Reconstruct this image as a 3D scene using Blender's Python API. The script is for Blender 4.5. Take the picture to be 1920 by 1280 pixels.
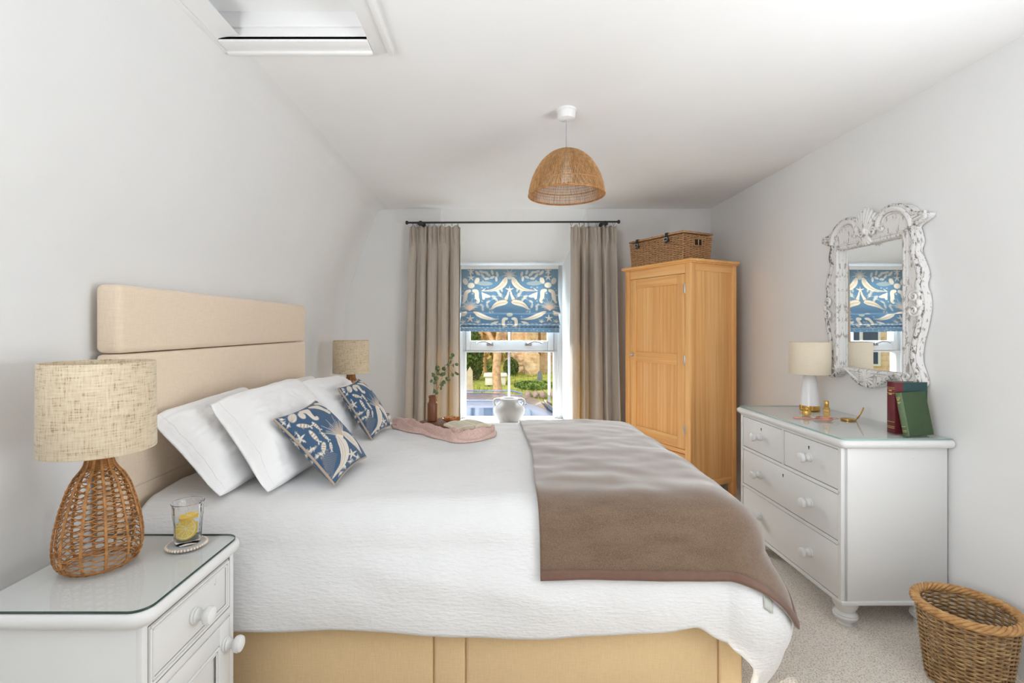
import bpy, bmesh, math, random
import numpy as np
from mathutils import Vector, Matrix, noise

random.seed(7); np.random.seed(7)
for o in list(bpy.data.objects):
    bpy.data.objects.remove(o)
S = bpy.context.scene
COL = S.collection
PI = math.pi

# ------------------------------------------------------------------ camera
F, CX, CY, CH = 907.0, 930.0, 614.0, 1.30
cam_d = bpy.data.cameras.new('camera')
cam_d.sensor_width = 36.0
cam_d.lens = F * 36.0 / 1920.0
cam_d.shift_x = (960 - CX) / 1920.0
cam_d.shift_y = -(640 - CY) / 1920.0
cam_d.clip_start = 0.05; cam_d.clip_end = 300
cam = bpy.data.objects.new('camera', cam_d)
cam.location = (0, 0, CH); cam.rotation_euler = (PI / 2, 0, 0)
COL.objects.link(cam); S.camera = cam

# ------------------------------------------------------------------ world, sun, exposure
SKY_FRONT, SKY_REAR, SKY_LOW = 1.3, 1.0, 0.5
w = bpy.data.worlds.new('world'); S.world = w; w.use_nodes = True
nt = w.node_tree; nt.nodes.clear()
tc = nt.nodes.new('ShaderNodeTexCoord'); sp = nt.nodes.new('ShaderNodeSeparateXYZ')
nt.links.new(tc.outputs['Generated'], sp.inputs[0])
rmp = nt.nodes.new('ShaderNodeMapRange'); rmp.inputs[1].default_value = -0.25; rmp.inputs[2].default_value = 0.25
nt.links.new(sp.outputs['Y'], rmp.inputs[0])
mx = nt.nodes.new('ShaderNodeMix'); mx.data_type = 'RGBA'
mx.inputs[6].default_value = (SKY_REAR * 1.0, SKY_REAR * 1.0, SKY_REAR * 1.0, 1)
mx.inputs[7].default_value = (SKY_FRONT * 0.97, SKY_FRONT * 1.0, SKY_FRONT * 1.05, 1)
nt.links.new(rmp.outputs[0], mx.inputs[0])
rz = nt.nodes.new('ShaderNodeMapRange'); rz.inputs[1].default_value = -0.03; rz.inputs[2].default_value = 0.12
nt.links.new(sp.outputs['Z'], rz.inputs[0])
mz = nt.nodes.new('ShaderNodeMix'); mz.data_type = 'RGBA'
mz.inputs[6].default_value = (SKY_LOW, SKY_LOW, SKY_LOW, 1)
nt.links.new(rz.outputs[0], mz.inputs[0]); nt.links.new(mx.outputs[2], mz.inputs[7])
bg = nt.nodes.new('ShaderNodeBackground'); nt.links.new(mz.outputs[2], bg.inputs[0])
wo = nt.nodes.new('ShaderNodeOutputWorld'); nt.links.new(bg.outputs[0], wo.inputs[0])

sun_d = bpy.data.lights.new('sun', 'SUN'); sun_d.energy = 3.2; sun_d.angle = math.radians(1.2)
sun_d.color = (1.0, 0.93, 0.82)
sun = bpy.data.objects.new('sun', sun_d); COL.objects.link(sun)
sun.rotation_euler = Vector((0.72, 0.42, -0.55)).to_track_quat('-Z', 'Y').to_euler()
sun.location = (-10, 8, 12)

def fill_light(name, loc, aim, sx, sy, watts, col=(1, 1, 1)):
    """added area lamp that fills the room in place of daylight"""
    d = bpy.data.lights.new(name, 'AREA'); d.shape = 'RECTANGLE'; d.size = sx; d.size_y = sy
    d.energy = watts; d.color = col
    o = bpy.data.objects.new(name, d); o.location = loc; COL.objects.link(o)
    o.rotation_euler = Vector(aim).to_track_quat('-Z', 'Y').to_euler()
fill_light('added_street_fill', (-.2, 6.3, 2.45), (.02, -1, -.06), 3.0, 1.95, 1900, (.97, .99, 1.0))  # unseen lamp panel added over the street, stands in for bright sky
fill_light('added_left_fill', (-1.42, -.35, 1.42), (1, .10, 1.0), 1.3, 1.05, 64, (.93, .965, 1.0))  # added fill lamp in an invented left opening, tilted up
fill_light('added_right_fill', (1.99, .55, 1.20), (-.72, .34, .72), 1.2, 0.95, 40, (.93, .965, 1.0))  # added fill lamp in an invented right opening, out of view

S.view_settings.view_transform = 'Standard'
S.view_settings.look = 'None'
S.view_settings.exposure = 0.0
S.view_settings.gamma = 1.0
S.view_settings.use_curve_mapping = False
S.cycles.max_bounces = 12; S.cycles.diffuse_bounces = 7; S.cycles.glossy_bounces = 5
S.cycles.transmission_bounces = 8; S.cycles.transparent_max_bounces = 12
S.cycles.sample_clamp_indirect = 8.0

# ------------------------------------------------------------------ helpers
def at(px, py, Y):
    return np.array(((px - CX) / F * Y, Y, CH - (py - CY) / F * Y))

class MB:
    def __init__(s): s.v = []; s.f = []; s.n = 0
    def add(s, v, f):
        v = np.asarray(v, float).reshape(-1, 3)
        s.v.append(v); b = s.n
        s.f.extend([tuple(int(i) + b for i in q) for q in f]); s.n += len(v)
        return s
    def bm(s, bm, M=None):
        bm.verts.ensure_lookup_table(); bm.verts.index_update()
        v = [(M @ x.co if M else x.co) for x in bm.verts]
        s.add([tuple(x) for x in v], [[x.index for x in f.verts] for f in bm.faces]); bm.free(); return s
    def box(s, x0, x1, y0, y1, z0, z1, bev=0.0, seg=2, M=None):
        b = bmesh.new(); bmesh.ops.create_cube(b, size=1.0)
        for v in b.verts:
            v.co = Vector((x0 + (v.co.x + .5) * (x1 - x0), y0 + (v.co.y + .5) * (y1 - y0), z0 + (v.co.z + .5) * (z1 - z0)))
        if bev > 0:
            bmesh.ops.bevel(b, geom=b.edges[:], offset=bev, segments=seg, profile=.5, affect='EDGES')
        return s.bm(b, M)
    def lathe(s, prof, n=32, c=(0, 0, 0), M=None, cap=True):
        P = np.array(prof, float); k = len(P); a = np.linspace(0, 2 * PI, n, endpoint=False)
        v = np.stack([P[:, 0:1] * np.cos(a), P[:, 0:1] * np.sin(a), np.repeat(P[:, 1:2], n, 1)], -1).reshape(-1, 3)
        if M is not None: v = np.array([tuple(M @ Vector(x)) for x in v])
        v = v + np.array(c)
        f = [(i * n + j, i * n + (j + 1) % n, (i + 1) * n + (j + 1) % n, (i + 1) * n + j) for i in range(k - 1) for j in range(n)]
        if cap:
            if P[0, 0] > 1e-6: f.append(tuple(range(n - 1, -1, -1)))
            if P[-1, 0] > 1e-6: f.append(tuple((k - 1) * n + j for j in range(n)))
        return s.add(v, f)
    def tube(s, pts, r, n=6, closed=False, cap=True):
        P = np.array(pts, float); k = len(P)
        R = np.full(k, r, float) if np.isscalar(r) else np.array(r, float)
        if closed: T = np.roll(P, -1, 0) - np.roll(P, 1, 0)
        else: T = np.gradient(P, axis=0)
        T /= np.maximum(np.linalg.norm(T, axis=1, keepdims=True), 1e-9)
        u = np.cross(T[0], (0, 0, 1.0))
        if np.linalg.norm(u) < 1e-3: u = np.cross(T[0], (1.0, 0, 0))
        u /= np.linalg.norm(u); U = np.zeros_like(P); U[0] = u
        for i in range(1, k):
            u = u - T[i] * np.dot(u, T[i]); u = u / max(np.linalg.norm(u), 1e-9); U[i] = u
        W = np.cross(T, U); a = np.linspace(0, 2 * PI, n, endpoint=False)
        v = P[:, None, :] + R[:, None, None] * (U[:, None, :] * np.cos(a)[None, :, None] + W[:, None, :] * np.sin(a)[None, :, None])
        m = k if closed else k - 1
        f = [(i * n + j, i * n + (j + 1) % n, ((i + 1) % k) * n + (j + 1) % n, ((i + 1) % k) * n + j) for i in range(m) for j in range(n)]
        if not closed and cap: f.append(tuple(range(n - 1, -1, -1))); f.append(tuple((k - 1) * n + j for j in range(n)))
        return s.add(v.reshape(-1, 3), f)
    def grid(s, nu, nv, fn, wrap=False):
        v = [fn(i / (nu if wrap else nu - 1), j / (nv - 1)) for j in range(nv) for i in range(nu)]
        f = [(j * nu + i, j * nu + (i + 1) % nu, (j + 1) * nu + (i + 1) % nu, (j + 1) * nu + i)
             for j in range(nv - 1) for i in range(nu if wrap else nu - 1)]
        return s.add(v, f)
    def ball(s, c, r, n=12, M=None):
        r = (r, r, r) if np.isscalar(r) else r
        b = bmesh.new(); bmesh.ops.create_uvsphere(b, u_segments=n, v_segments=max(6, n // 2 + 1), radius=1.0)
        X = Matrix.Translation(c) @ (M if M else Matrix.Identity(4)) @ Matrix.Diagonal((r[0], r[1], r[2], 1))
        return s.bm(b, X)
    def prism(s, out, y0, y1, bev=0.0, M=None, holes=()):
        """outline in local x,z; from y0 to y1"""
        b = bmesh.new(); loops = [out] + list(holes); es = []
        for L in loops:
            vs = [b.verts.new((p[0], y0, p[1])) for p in L]
            es += [b.edges.new((vs[i], vs[(i + 1) % len(vs)])) for i in range(len(vs))]
        if holes: bmesh.ops.triangle_fill(b, edges=es, use_beauty=True)
        else: b.faces.new(b.verts[:])
        r = bmesh.ops.extrude_face_region(b, geom=b.faces[:])
        for g in r['geom']:
            if isinstance(g, bmesh.types.BMVert): g.co.y = y1
        bmesh.ops.recalc_face_normals(b, faces=b.faces[:])
        return s.bm(b, M)

TF = {}
def obj(name, mb, mat, parent=None, world=False, ang=40, kind=None, label=None, cat=None, group=None, cols=None, fixn=False, own=True):
    v = np.concatenate(mb.v) if isinstance(mb.v, list) else mb.v
    loc = np.zeros(3)
    if parent is None:
        lo, hi = v.min(0), v.max(0); loc = np.array(((lo[0] + hi[0]) / 2, (lo[1] + hi[1]) / 2, lo[2])); v = v - loc
    elif world:
        L, a = TF[parent.name]; v = v - np.array(L); c, s_ = math.cos(-a), math.sin(-a)
        v = np.stack([v[:, 0] * c - v[:, 1] * s_, v[:, 0] * s_ + v[:, 1] * c, v[:, 2]], 1)
    me = bpy.data.meshes.new(name); me.from_pydata(v.tolist(), [], mb.f); me.update()
    if fixn:
        b = bmesh.new(); b.from_mesh(me); bmesh.ops.recalc_face_normals(b, faces=b.faces[:]); b.to_mesh(me); b.free()
    me.polygons.foreach_set('use_smooth', [True] * len(me.polygons))
    if ang < 179: me.set_sharp_from_angle(angle=math.radians(ang))
    for m in (mat if isinstance(mat, (list, tuple)) else [mat]): me.materials.append(m)
    if cols is not None:
        ca = me.color_attributes.new('print', 'FLOAT_COLOR', 'POINT')
        ca.data.foreach_set('color', np.concatenate([cols, np.ones((len(cols), 1))], 1).astype(np.float32).ravel())
    o = bpy.data.objects.new(name, me); COL.objects.link(o); o.location = loc
    if parent is not None: o.parent = parent
    else: TF[o.name] = (tuple(loc), 0.0)
    tag(o, label, cat, group, kind)
    return o
def tag(o, label=None, cat=None, group=None, kind=None):
    if label: o['label'] = label
    if cat: o['category'] = cat
    if group: o['group'] = group
    if kind: o['kind'] = kind
    return o
def thing(name, label, cat, loc=(0, 0, 0), rotz=0.0, group=None, kind=None):
    o = bpy.data.objects.new(name, None); COL.objects.link(o); o.empty_display_size = 0.05
    o.location = loc; o.rotation_euler = (0, 0, rotz); TF[o.name] = (tuple(loc), rotz)
    return tag(o, label, cat, group, kind)
def dup(root, loc, rotz, label, group=None, scale=None):
    r = root.copy(); COL.objects.link(r); r.location = loc; r.rotation_euler = (0, 0, rotz); r['label'] = label
    if scale: r.scale = scale
    if group: r['group'] = group
    for ch in list(root.children):
        c = ch.copy(); COL.objects.link(c); c.parent = r
        for g in list(ch.children):
            d = g.copy(); COL.objects.link(d); d.parent = c
    return r
def solid(o, t, off=-1.0):
    m = o.modifiers.new('thickness', 'SOLIDIFY'); m.thickness = t; m.offset = off; return o
def subs(o, n=1):
    m = o.modifiers.new('smooth', 'SUBSURF'); m.levels = n; m.render_levels = n; return o
def RX(a): return Matrix.Rotation(a, 4, 'X')
def RY(a): return Matrix.Rotation(a, 4, 'Y')
def RZ(a): return Matrix.Rotation(a, 4, 'Z')
def TR(*p): return Matrix.Translation(p)
def nz(x, y, z=0.0): return noise.noise(Vector((x, y, z)))
def catmull(P, n=8, closed=False):
    P = np.array(P, float); k = len(P); out = []
    rng = range(k) if closed else range(k - 1)
    for i in rng:
        if closed: p0, p1, p2, p3 = P[(i - 1) % k], P[i], P[(i + 1) % k], P[(i + 2) % k]
        else: p0, p1, p2, p3 = P[max(i - 1, 0)], P[i], P[i + 1], P[min(i + 2, k - 1)]
        for t in np.arange(n) / n:
            out.append(.5 * (2 * p1 + (p2 - p0) * t + (2 * p0 - 5 * p1 + 4 * p2 - p3) * t * t + (3 * p1 - p0 - 3 * p2 + p3) * t ** 3))
    if not closed: out.append(P[-1])
    return np.array(out)

# ------------------------------------------------------------------ materials
def srgb(r, g, b):
    f = lambda c: (c / 255 / 12.92) if c / 255 <= .04045 else ((c / 255 + .055) / 1.055) ** 2.4
    return (f(r), f(g), f(b))
class NT:
    def __init__(s, name):
        s.m = bpy.data.materials.new(name); s.m.use_nodes = True; s.t = s.m.node_tree
        s.p = s.t.nodes['Principled BSDF']; s.out = s.t.nodes['Material Output']; s._c = None
    def n(s, typ, **kw):
        x = s.t.nodes.new(typ)
        for k, v in kw.items():
            if k.startswith('i'): x.inputs[int(k[1:])].default_value = v
            else: setattr(x, k, v)
        return x
    def l(s, a, b): s.t.links.new(a, b)
    def co(s, scale=(1, 1, 1), rot=(0, 0, 0)):
        if s._c is None: s._c = s.n('ShaderNodeTexCoord')
        m = s.n('ShaderNodeMapping'); m.inputs['Scale'].default_value = scale; m.inputs['Rotation'].default_value = rot
        s.l(s._c.outputs['Object'], m.inputs[0]); return m.outputs[0]
    def noise(s, scale, vec=(1, 1, 1), detail=3, rough=.55):
        x = s.n('ShaderNodeTexNoise'); x.inputs['Scale'].default_value = scale; x.inputs['Detail'].default_value = detail
        x.inputs['Roughness'].default_value = rough; s.l(s.co(vec), x.inputs['Vector']); return x.outputs['Fac']
    def ramp(s, fac, stops):
        x = s.n('ShaderNodeValToRGB'); e = x.color_ramp.elements
        while len(e) < len(stops): e.new(.5)
        for i, (p, c) in enumerate(stops): e[i].position = p; e[i].color = (*c, 1) if len(c) == 3 else c
        s.l(fac, x.inputs[0]); return x.outputs[0]
    def mix(s, fac, a, b, mode='MIX'):
        x = s.n('ShaderNodeMix'); x.data_type = 'RGBA'; x.blend_type = mode
        for v, i in ((fac, 0), (a, 6), (b, 7)):
            if hasattr(v, 'is_linked'): s.l(v, x.inputs[i])
            else: x.inputs[i].default_value = v if i == 0 else (*v, 1)
        return x.outputs[2]
    def math(s, op, a, b=0.0):
        x = s.n('ShaderNodeMath'); x.operation = op
        for v, i in ((a, 0), (b, 1)):
            if hasattr(v, 'is_linked'): s.l(v, x.inputs[i])
            else: x.inputs[i].default_value = v
        return x.outputs[0]
    def base(s, c):
        if hasattr(c, 'is_linked'): s.l(c, s.p.inputs['Base Color'])
        else: s.p.inputs['Base Color'].default_value = (*c, 1)
        return s
    def set(s, **kw):
        for k, v in kw.items():
            s.p.inputs[{'rough': 'Roughness', 'metal': 'Metallic', 'spec': 'Specular IOR Level', 'trans': 'Transmission Weight', 'ior': 'IOR',
                        'sheen': 'Sheen Weight', 'coat': 'Coat Weight', 'sub': 'Subsurface Weight', 'shr': 'Sheen Roughness'}[k]].default_value = v
        return s
    def bump(s, h, strength=.3, dist=.01):
        b = s.n('ShaderNodeBump'); b.inputs['Strength'].default_value = strength; b.inputs['Distance'].default_value = dist
        s.l(h, b.inputs['Height']); s.l(b.outputs[0], s.p.inputs['Normal']); s._b = b; return s
    def translucent(s, fac, col):
        t = s.n('ShaderNodeBsdfTranslucent')
        if hasattr(col, 'is_linked'): s.l(col, t.inputs[0])
        else: t.inputs[0].default_value = (*col, 1)
        m = s.n('ShaderNodeMixShader'); m.inputs[0].default_value = fac
        s.l(s.p.outputs[0], m.inputs[1]); s.l(t.outputs[0], m.inputs[2]); s.l(m.outputs[0], s.out.inputs[0]); return s

def plain(name, c, rough=.5, var=.0, vs=6.0, bump=0, bs=60, **kw):
    m = NT(name)
    if var: 
        n = m.noise(vs, detail=4); c2 = tuple(min(1, x * (1 + var)) for x in c); c1 = tuple(x * (1 - var) for x in c)
        m.base(m.ramp(n, [(.3, c1), (.7, c2)]))
    else: m.base(c)
    m.set(rough=rough, **kw)
    if bump: m.bump(m.noise(bs, detail=4), bump, .004)
    return m.m

def fabric(name, c, weave=900, var=.12, bump=.25, sheen=.3, rough=.9, coarse=0.0, tl=0, tlc=None):
    m = NT(name)
    a = m.noise(weave * .35, (1, 1, .08), 2); b = m.noise(weave * .35, (.08, .08, 1), 2)
    h = m.math('ADD', a, b)
    big = m.noise(5, detail=3)
    k = m.math('ADD', m.math('MULTIPLY', h, .5), m.math('MULTIPLY', m.math('SUBTRACT', big, .5), coarse))
    m.base(m.ramp(k, [(.3, tuple(x * (1 - var) for x in c)), (.7, tuple(min(1, x * (1 + var)) for x in c))]))
    m.set(rough=rough, sheen=sheen, spec=.2).bump(h, bump, .002)
    if tl: m.translucent(tl, tlc or c)
    return m.m

MAT = {}
MAT['wall'] = plain('wall_paint', (.805, .81, .812), .85, .012, 3, .04, 120, spec=.2)
MAT['ceil'] = plain('ceiling_paint', (.83, .83, .832), .9, .012, 3, .03, 120, spec=.2)
MAT['rear_wall'] = plain('dark_bounce_cut_wall', (.26, .27, .26), .85)  # unseen wall darkened to cut light bounced onto camera-facing sides
MAT['trim'] = plain('white_gloss', (.84, .84, .84), .35)
MAT['sill'] = plain('sill_paint', (.58, .58, .58), .5)
MAT['upvc'] = plain('window_plastic', (.50, .51, .52), .3)

m = NT('carpet'); a = m.noise(170, detail=2); b = m.noise(5, detail=3)
m.base(m.mix(.25, m.ramp(a, [(.33, srgb(178, 164, 150)), (.48, srgb(246, 235, 222)), (.70, srgb(255, 250, 242))]), m.ramp(b, [(.3, srgb(232, 220, 206)), (.7, srgb(246, 240, 232))])))
m.set(rough=1, sheen=.3, spec=.05).bump(a, .9, .012); MAT['carpet'] = m.m

def pine(name, rot=(0, 0, 0), c0=(234, 174, 106), c1=(245, 196, 132), vec=(55, 55, 1.2)):
    m = NT(name)
    n1 = m.noise(1.0, vec, 4, .6); n2 = m.noise(1.0, tuple(x * .22 for x in vec), 2)
    k = m.math('ADD', m.math('MULTIPLY', n1, .6), m.math('MULTIPLY', n2, .4))
    m.base(m.ramp(k, [(.30, srgb(*[x * .95 for x in c0])), (.45, srgb(*c0)), (.62, srgb(*c1)), (.8, srgb(*[x * 1.02 for x in c1]))]))
    m.set(rough=.38, spec=.4).bump(n1, .06, .002); return m.m
MAT['pine'] = pine('pine_upright')
MAT['pine_h'] = pine('pine_along', vec=(1.4, 55, 55))
MAT['wood'] = pine('dark_tray_wood', c0=(96, 58, 38), c1=(142, 92, 60), vec=(6, 60, 60))

def distressed(name, c, amt=.62, wear=(70, 52, 38), sc=35, vec=(1, 1, 1), rough=.45):
    m = NT(name)
    n = m.noise(sc, vec, 6, .65); g = m.n('ShaderNodeNewGeometry')
    edge = m.ramp(g.outputs['Pointiness'], [(.52, (0, 0, 0)), (.62, (1, 1, 1))])
    k = m.math('ADD', n, m.math('MULTIPLY', edge, .06))
    msk = m.ramp(k, [(amt, (0, 0, 0)), (amt + .05, (1, 1, 1))])
    m.base(m.mix(msk, c, srgb(*wear))); m.set(rough=rough).bump(n, .08, .003); return m.m
MAT['furn'] = distressed('white_furniture_paint', (.74, .74, .735), .735, (105, 96, 86), 22, rough=.4)
MAT['crack'] = plain('worn_edge_line', srgb(112, 106, 99), .8)
MAT['mirror_paint'] = distressed('distressed_white_frame', (.78, .77, .76), .60, (172, 163, 156), 70, (1, 1, .35))
MAT['mirror_dark'] = distressed('worn_grey_edge', (.68, .67, .66), .545, (112, 102, 96), 80, (1, 1, .4))

MAT['headboard'] = fabric('beige_upholstery', srgb(232, 213, 190), 900, .07, .2, .35)
MAT['divan'] = fabric('tan_upholstery', srgb(220, 192, 148), 900, .07, .2, .3)
m = NT('white_duvet_cotton')
h1 = m.noise(95, (.35, 1.3, 1.3), 3); h2 = m.noise(14, (1, 1, 1), 3)
m.base((.73, .73, .735)).set(rough=.85, sheen=.2, spec=.2).bump(m.math('ADD', h1, m.math('MULTIPLY', h2, 1.1)), .42, .011); MAT['duvet'] = m.m
m = NT('white_pillow_cotton'); h1 = m.noise(16, (1, 1, 1), 4)
m.base((.86, .86, .865)).set(rough=.85, sheen=.2, spec=.2).bump(h1, .3, .012); MAT['pillow'] = m.m
m = NT('brown_wool'); h1 = m.noise(420, detail=3); h2 = m.noise(26, (.35, 1, 1), 4)
k = m.math('ADD', m.math('MULTIPLY', h1, .78), m.math('MULTIPLY', h2, .22))
m.base(m.ramp(k, [(.3, srgb(86, 68, 54)), (.7, srgb(134, 111, 93))])); m.set(rough=1, sheen=.9, spec=.05, shr=.45).bump(k, .4, .003); MAT['wool'] = m.m
MAT['binding'] = plain('brown_satin_binding', srgb(104, 73, 57), .6, .08, 60, sheen=.3)
MAT['curtain'] = fabric('grey_beige_curtain', srgb(196, 190, 183), 700, .06, .15, .25, tl=.24, tlc=srgb(240, 210, 130))
MAT['linen_shade'] = None
m = NT('oat_linen_shade')
a = m.noise(260, (1, 1, .12), 3); b = m.noise(260, (.10, .10, 1), 3)
k = m.math('ADD', m.math('MULTIPLY', a, .5), m.math('MULTIPLY', b, .5))
m.base(m.ramp(k, [(.36, srgb(160, 136, 100)), (.44, srgb(214, 196, 166)), (.62, srgb(230, 217, 192))])); m.set(rough=.9, sheen=.2).bump(k, .25, .002)
m.translucent(.12, srgb(235, 220, 190)); MAT['linen_shade'] = m.m
MAT['cream_shade'] = fabric('cream_shade', srgb(240, 228, 206), 800, .05, .15, .2, tl=.12, tlc=srgb(225, 205, 170))
m = NT('rattan'); a = m.noise(60, (1, 1, 1), 3)
m.base(m.ramp(a, [(.3, srgb(142, 90, 44)), (.7, srgb(196, 140, 78))])).set(rough=.45); MAT['rattan'] = m.m
m = NT('raffia_cord'); a = m.noise(90, (1, 1, .3), 3)
m.base(m.ramp(a, [(.3, srgb(156, 112, 68)), (.7, srgb(206, 160, 108))])).set(rough=.7); MAT['raffia'] = m.m
m = NT('willow'); a = m.noise(40, (1, 1, 2), 4)
m.base(m.ramp(a, [(.28, srgb(104, 76, 46)), (.5, srgb(158, 124, 82)), (.72, srgb(196, 164, 116))])).set(rough=.5); MAT['willow'] = m.m
m = NT('willow_rim'); a = m.noise(40, (1, 1, 2), 4)
m.base(m.ramp(a, [(.28, srgb(158, 112, 62)), (.72, srgb(208, 162, 104))])).set(rough=.45); MAT['willow_rim'] = m.m
m = NT('hamper_willow'); a = m.noise(50, (1, 1, 2), 4)
m.base(m.ramp(a, [(.28, srgb(146, 104, 70)), (.72, srgb(206, 162, 116))])).set(rough=.5); MAT['hamper'] = m.m
MAT['dark'] = plain('dark_gap', srgb(38, 30, 24), .9)
MAT['leather'] = plain('black_leather', srgb(40, 40, 44), .5)
MAT['iron'] = plain('dark_iron', srgb(66, 66, 66), .5, metal=.6)
MAT['chrome'] = plain('brushed_chrome', (.62, .62, .63), .28, metal=1.0)
MAT['dark_chrome'] = plain('dark_chrome', (.26, .26, .27), .3, metal=1.0)
MAT['gold'] = plain('gold', srgb(214, 170, 92), .25, metal=1.0)
MAT['rose'] = plain('rose_gold', srgb(222, 160, 138), .3, metal=1.0)
MAT['ceramic'] = plain('white_ceramic', (.83, .83, .84), .3, .02, 8)
MAT['matte_white'] = plain('matte_white_pottery', (.42, .42, .415), .9, .03, 20, .2, 90)
MAT['stoneware'] = plain('brown_stoneware', srgb(118, 70, 42), .4, .22, 14, .1, 40)
MAT['plastic'] = plain('white_plastic', (.82, .82, .82), .35)
MAT['mirror'] = plain('mirror_silver', (.93, .94, .94), .0, metal=1.0)
def thin_glass(name, tint=(.98, .99, .985), refl=1.0, ior=1.5):
    m = NT(name); t = m.n('ShaderNodeBsdfTransparent'); t.inputs[0].default_value = (*tint, 1)
    g = m.n('ShaderNodeBsdfGlossy'); g.inputs['Roughness'].default_value = 0.0
    fr = m.n('ShaderNodeFresnel'); fr.inputs[0].default_value = ior
    x = m.n('ShaderNodeMixShader'); gm = m.n('ShaderNodeNewGeometry'); m.l(m.math('MULTIPLY', m.math('MULTIPLY', fr.outputs[0], refl), m.math('SUBTRACT', 1.0, gm.outputs['Backfacing'])), x.inputs[0]); m.l(t.outputs[0], x.inputs[1]); m.l(g.outputs[0], x.inputs[2])
    m.l(x.outputs[0], m.out.inputs[0]); return m.m
MAT['pane'] = thin_glass('window_glass', refl=.5)
MAT['sheet_glass'] = thin_glass('sheet_glass', (.985, .993, .99), .9)
MAT['glass_edge'] = plain('glass_edge', srgb(40, 66, 58), .15)
MAT['glass_edge_pale'] = plain('pale_glass_edge', srgb(150, 190, 180), .15)
MAT['tumbler'] = NT('tumbler_glass').base((1, 1, 1)).set(rough=.0, trans=1.0, ior=1.3).m
MAT['water'] = thin_glass('water', (.94, .965, .975), 1.0, 1.33)
def printed(name, tl=0.0):
    m = NT(name); a = m.n('ShaderNodeVertexColor'); a.layer_name = 'print'
    h = m.noise(600, detail=2); m.base(a.outputs[0]); m.set(rough=.85, sheen=.1, spec=.2).bump(h, .15, .002)
    if tl: m.translucent(tl, a.outputs[0])
    return m.m
MAT['cushion'] = printed('sea_print_cushion'); MAT['blind'] = printed('sea_print_blind', .22)
# ================================================================== the room
ZC, XR, XL, YB, YW, YF = 2.38, 1.95, -1.375, 4.40, 4.86, -3.0
def struct(name, mb, mat, parent=None, **k): return obj(name, mb, mat, parent, kind=None if parent else 'structure', **k)
b = MB(); b.box(-1.7, 2.2, YF - .1, 5.0, -.06, 0); struct('floor', b, MAT['carpet'])
# ceiling, with the loft hatch opening left out
HX0, HX1, HY0, HY1 = -1.035, -.475, 1.05, 1.795
b = MB()
for (x0, x1, y0, y1) in ((-1.5, HX0, YF, .43), (-1.2, HX0, .43, 4.6), (HX1, 2.1, YF, 4.6), (HX0, HX1, YF, HY0), (HX0, HX1, HY1, 4.6)):
    b.add([(x0, y0, ZC), (x1, y0, ZC), (x1, y1, ZC), (x0, y1, ZC)], [(0, 3, 2, 1)])
ceil = struct('ceiling', b, MAT['ceil'], ang=180)
# left wall: upright, then a soft slope up to the ceiling
prof = catmull([(XL, -.02), (XL, .6), (XL, 1.25), (XL + .004, 1.45), (-1.345, 1.60), (-1.285, 1.78), (-1.20, 2.03), (-1.115, 2.26), (-1.085, 2.33), (-1.03, 2.372), (-.95, ZC + .001)], 6)
b = MB(); ys = np.linspace(.42, 4.6, 12)
v = [(p[0] + .008 * nz(y * 1.3, p[1] * 1.5), y, p[1]) for y in ys for p in prof]
k = len(prof); b.add(v, [(i * k + j, i * k + j + 1, (i + 1) * k + j + 1, (i + 1) * k + j) for i in range(len(ys) - 1) for j in range(k - 1)])
for (y0, y1, z0, z1) in ((YF - .1, -1.1, -.02, ZC + .02), (.40, .43, -.02, ZC + .02), (-1.1, .40, -.02, .8), (-1.1, .40, 2.05, ZC + .02)): b.box(XL - .12, XL, y0, y1, z0, z1)
struct('wall_left', b, MAT['wall'], ang=60)
b = MB(); b.box(XR, XR + .12, 1.20, 4.9, -.02, ZC + .05); b.box(XR, XR + .12, YF - .1, -.10, -.02, ZC + .05); b.box(XR, XR + .12, -.10, 1.20, -.02, .65); b.box(XR, XR + .12, -.10, 1.20, 1.80, ZC + .05)
struct('wall_right', b, MAT['wall'])
# window wall with its deep splayed recess
RX0, RX1, WX0, WX1, SZ, WT = -.505, .825, -.405, .665, .37, 1.925
b = MB()
b.box(-1.7, RX0, YB, YW + .2, -.02, ZC + .05); b.box(RX1, 2.1, YB, YW + .2, -.02, ZC + .05); b.box(RX0, RX1, YB, YW + .2, -.02, SZ)
b.add([(RX0, YB, SZ), (WX0, YW, SZ), (WX0, YW, WT), (RX0, YB, ZC + .03)], [(0, 1, 2, 3)])
b.add([(RX1, YB, SZ), (WX1, YW, SZ), (WX1, YW, WT), (RX1, YB, ZC + .03)], [(3, 2, 1, 0)])
so = []
for i in range(12):
    t = i / 11; y = YB + (YW - YB) * t; z = ZC + .03 - (ZC + .03 - WT) * (t ** .75); wv = t
    so += [(RX0 + (WX0 - RX0) * t - .03, y, z), (RX1 + (WX1 - RX1) * t + .03, y, z)]
b.add(so, [(2 * i, 2 * i + 1, 2 * i + 3, 2 * i + 2) for i in range(11)])
b.box(WX0 - .2, WX0, YW, YW + .2, SZ, WT + .6); b.box(WX1, WX1 + .2, YW, YW + .2, SZ, WT + .6); b.box(WX0, WX1, YW, YW + .2, WT, WT + .6)
struct('wall_back', b, MAT['wall'], ang=60)
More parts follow.
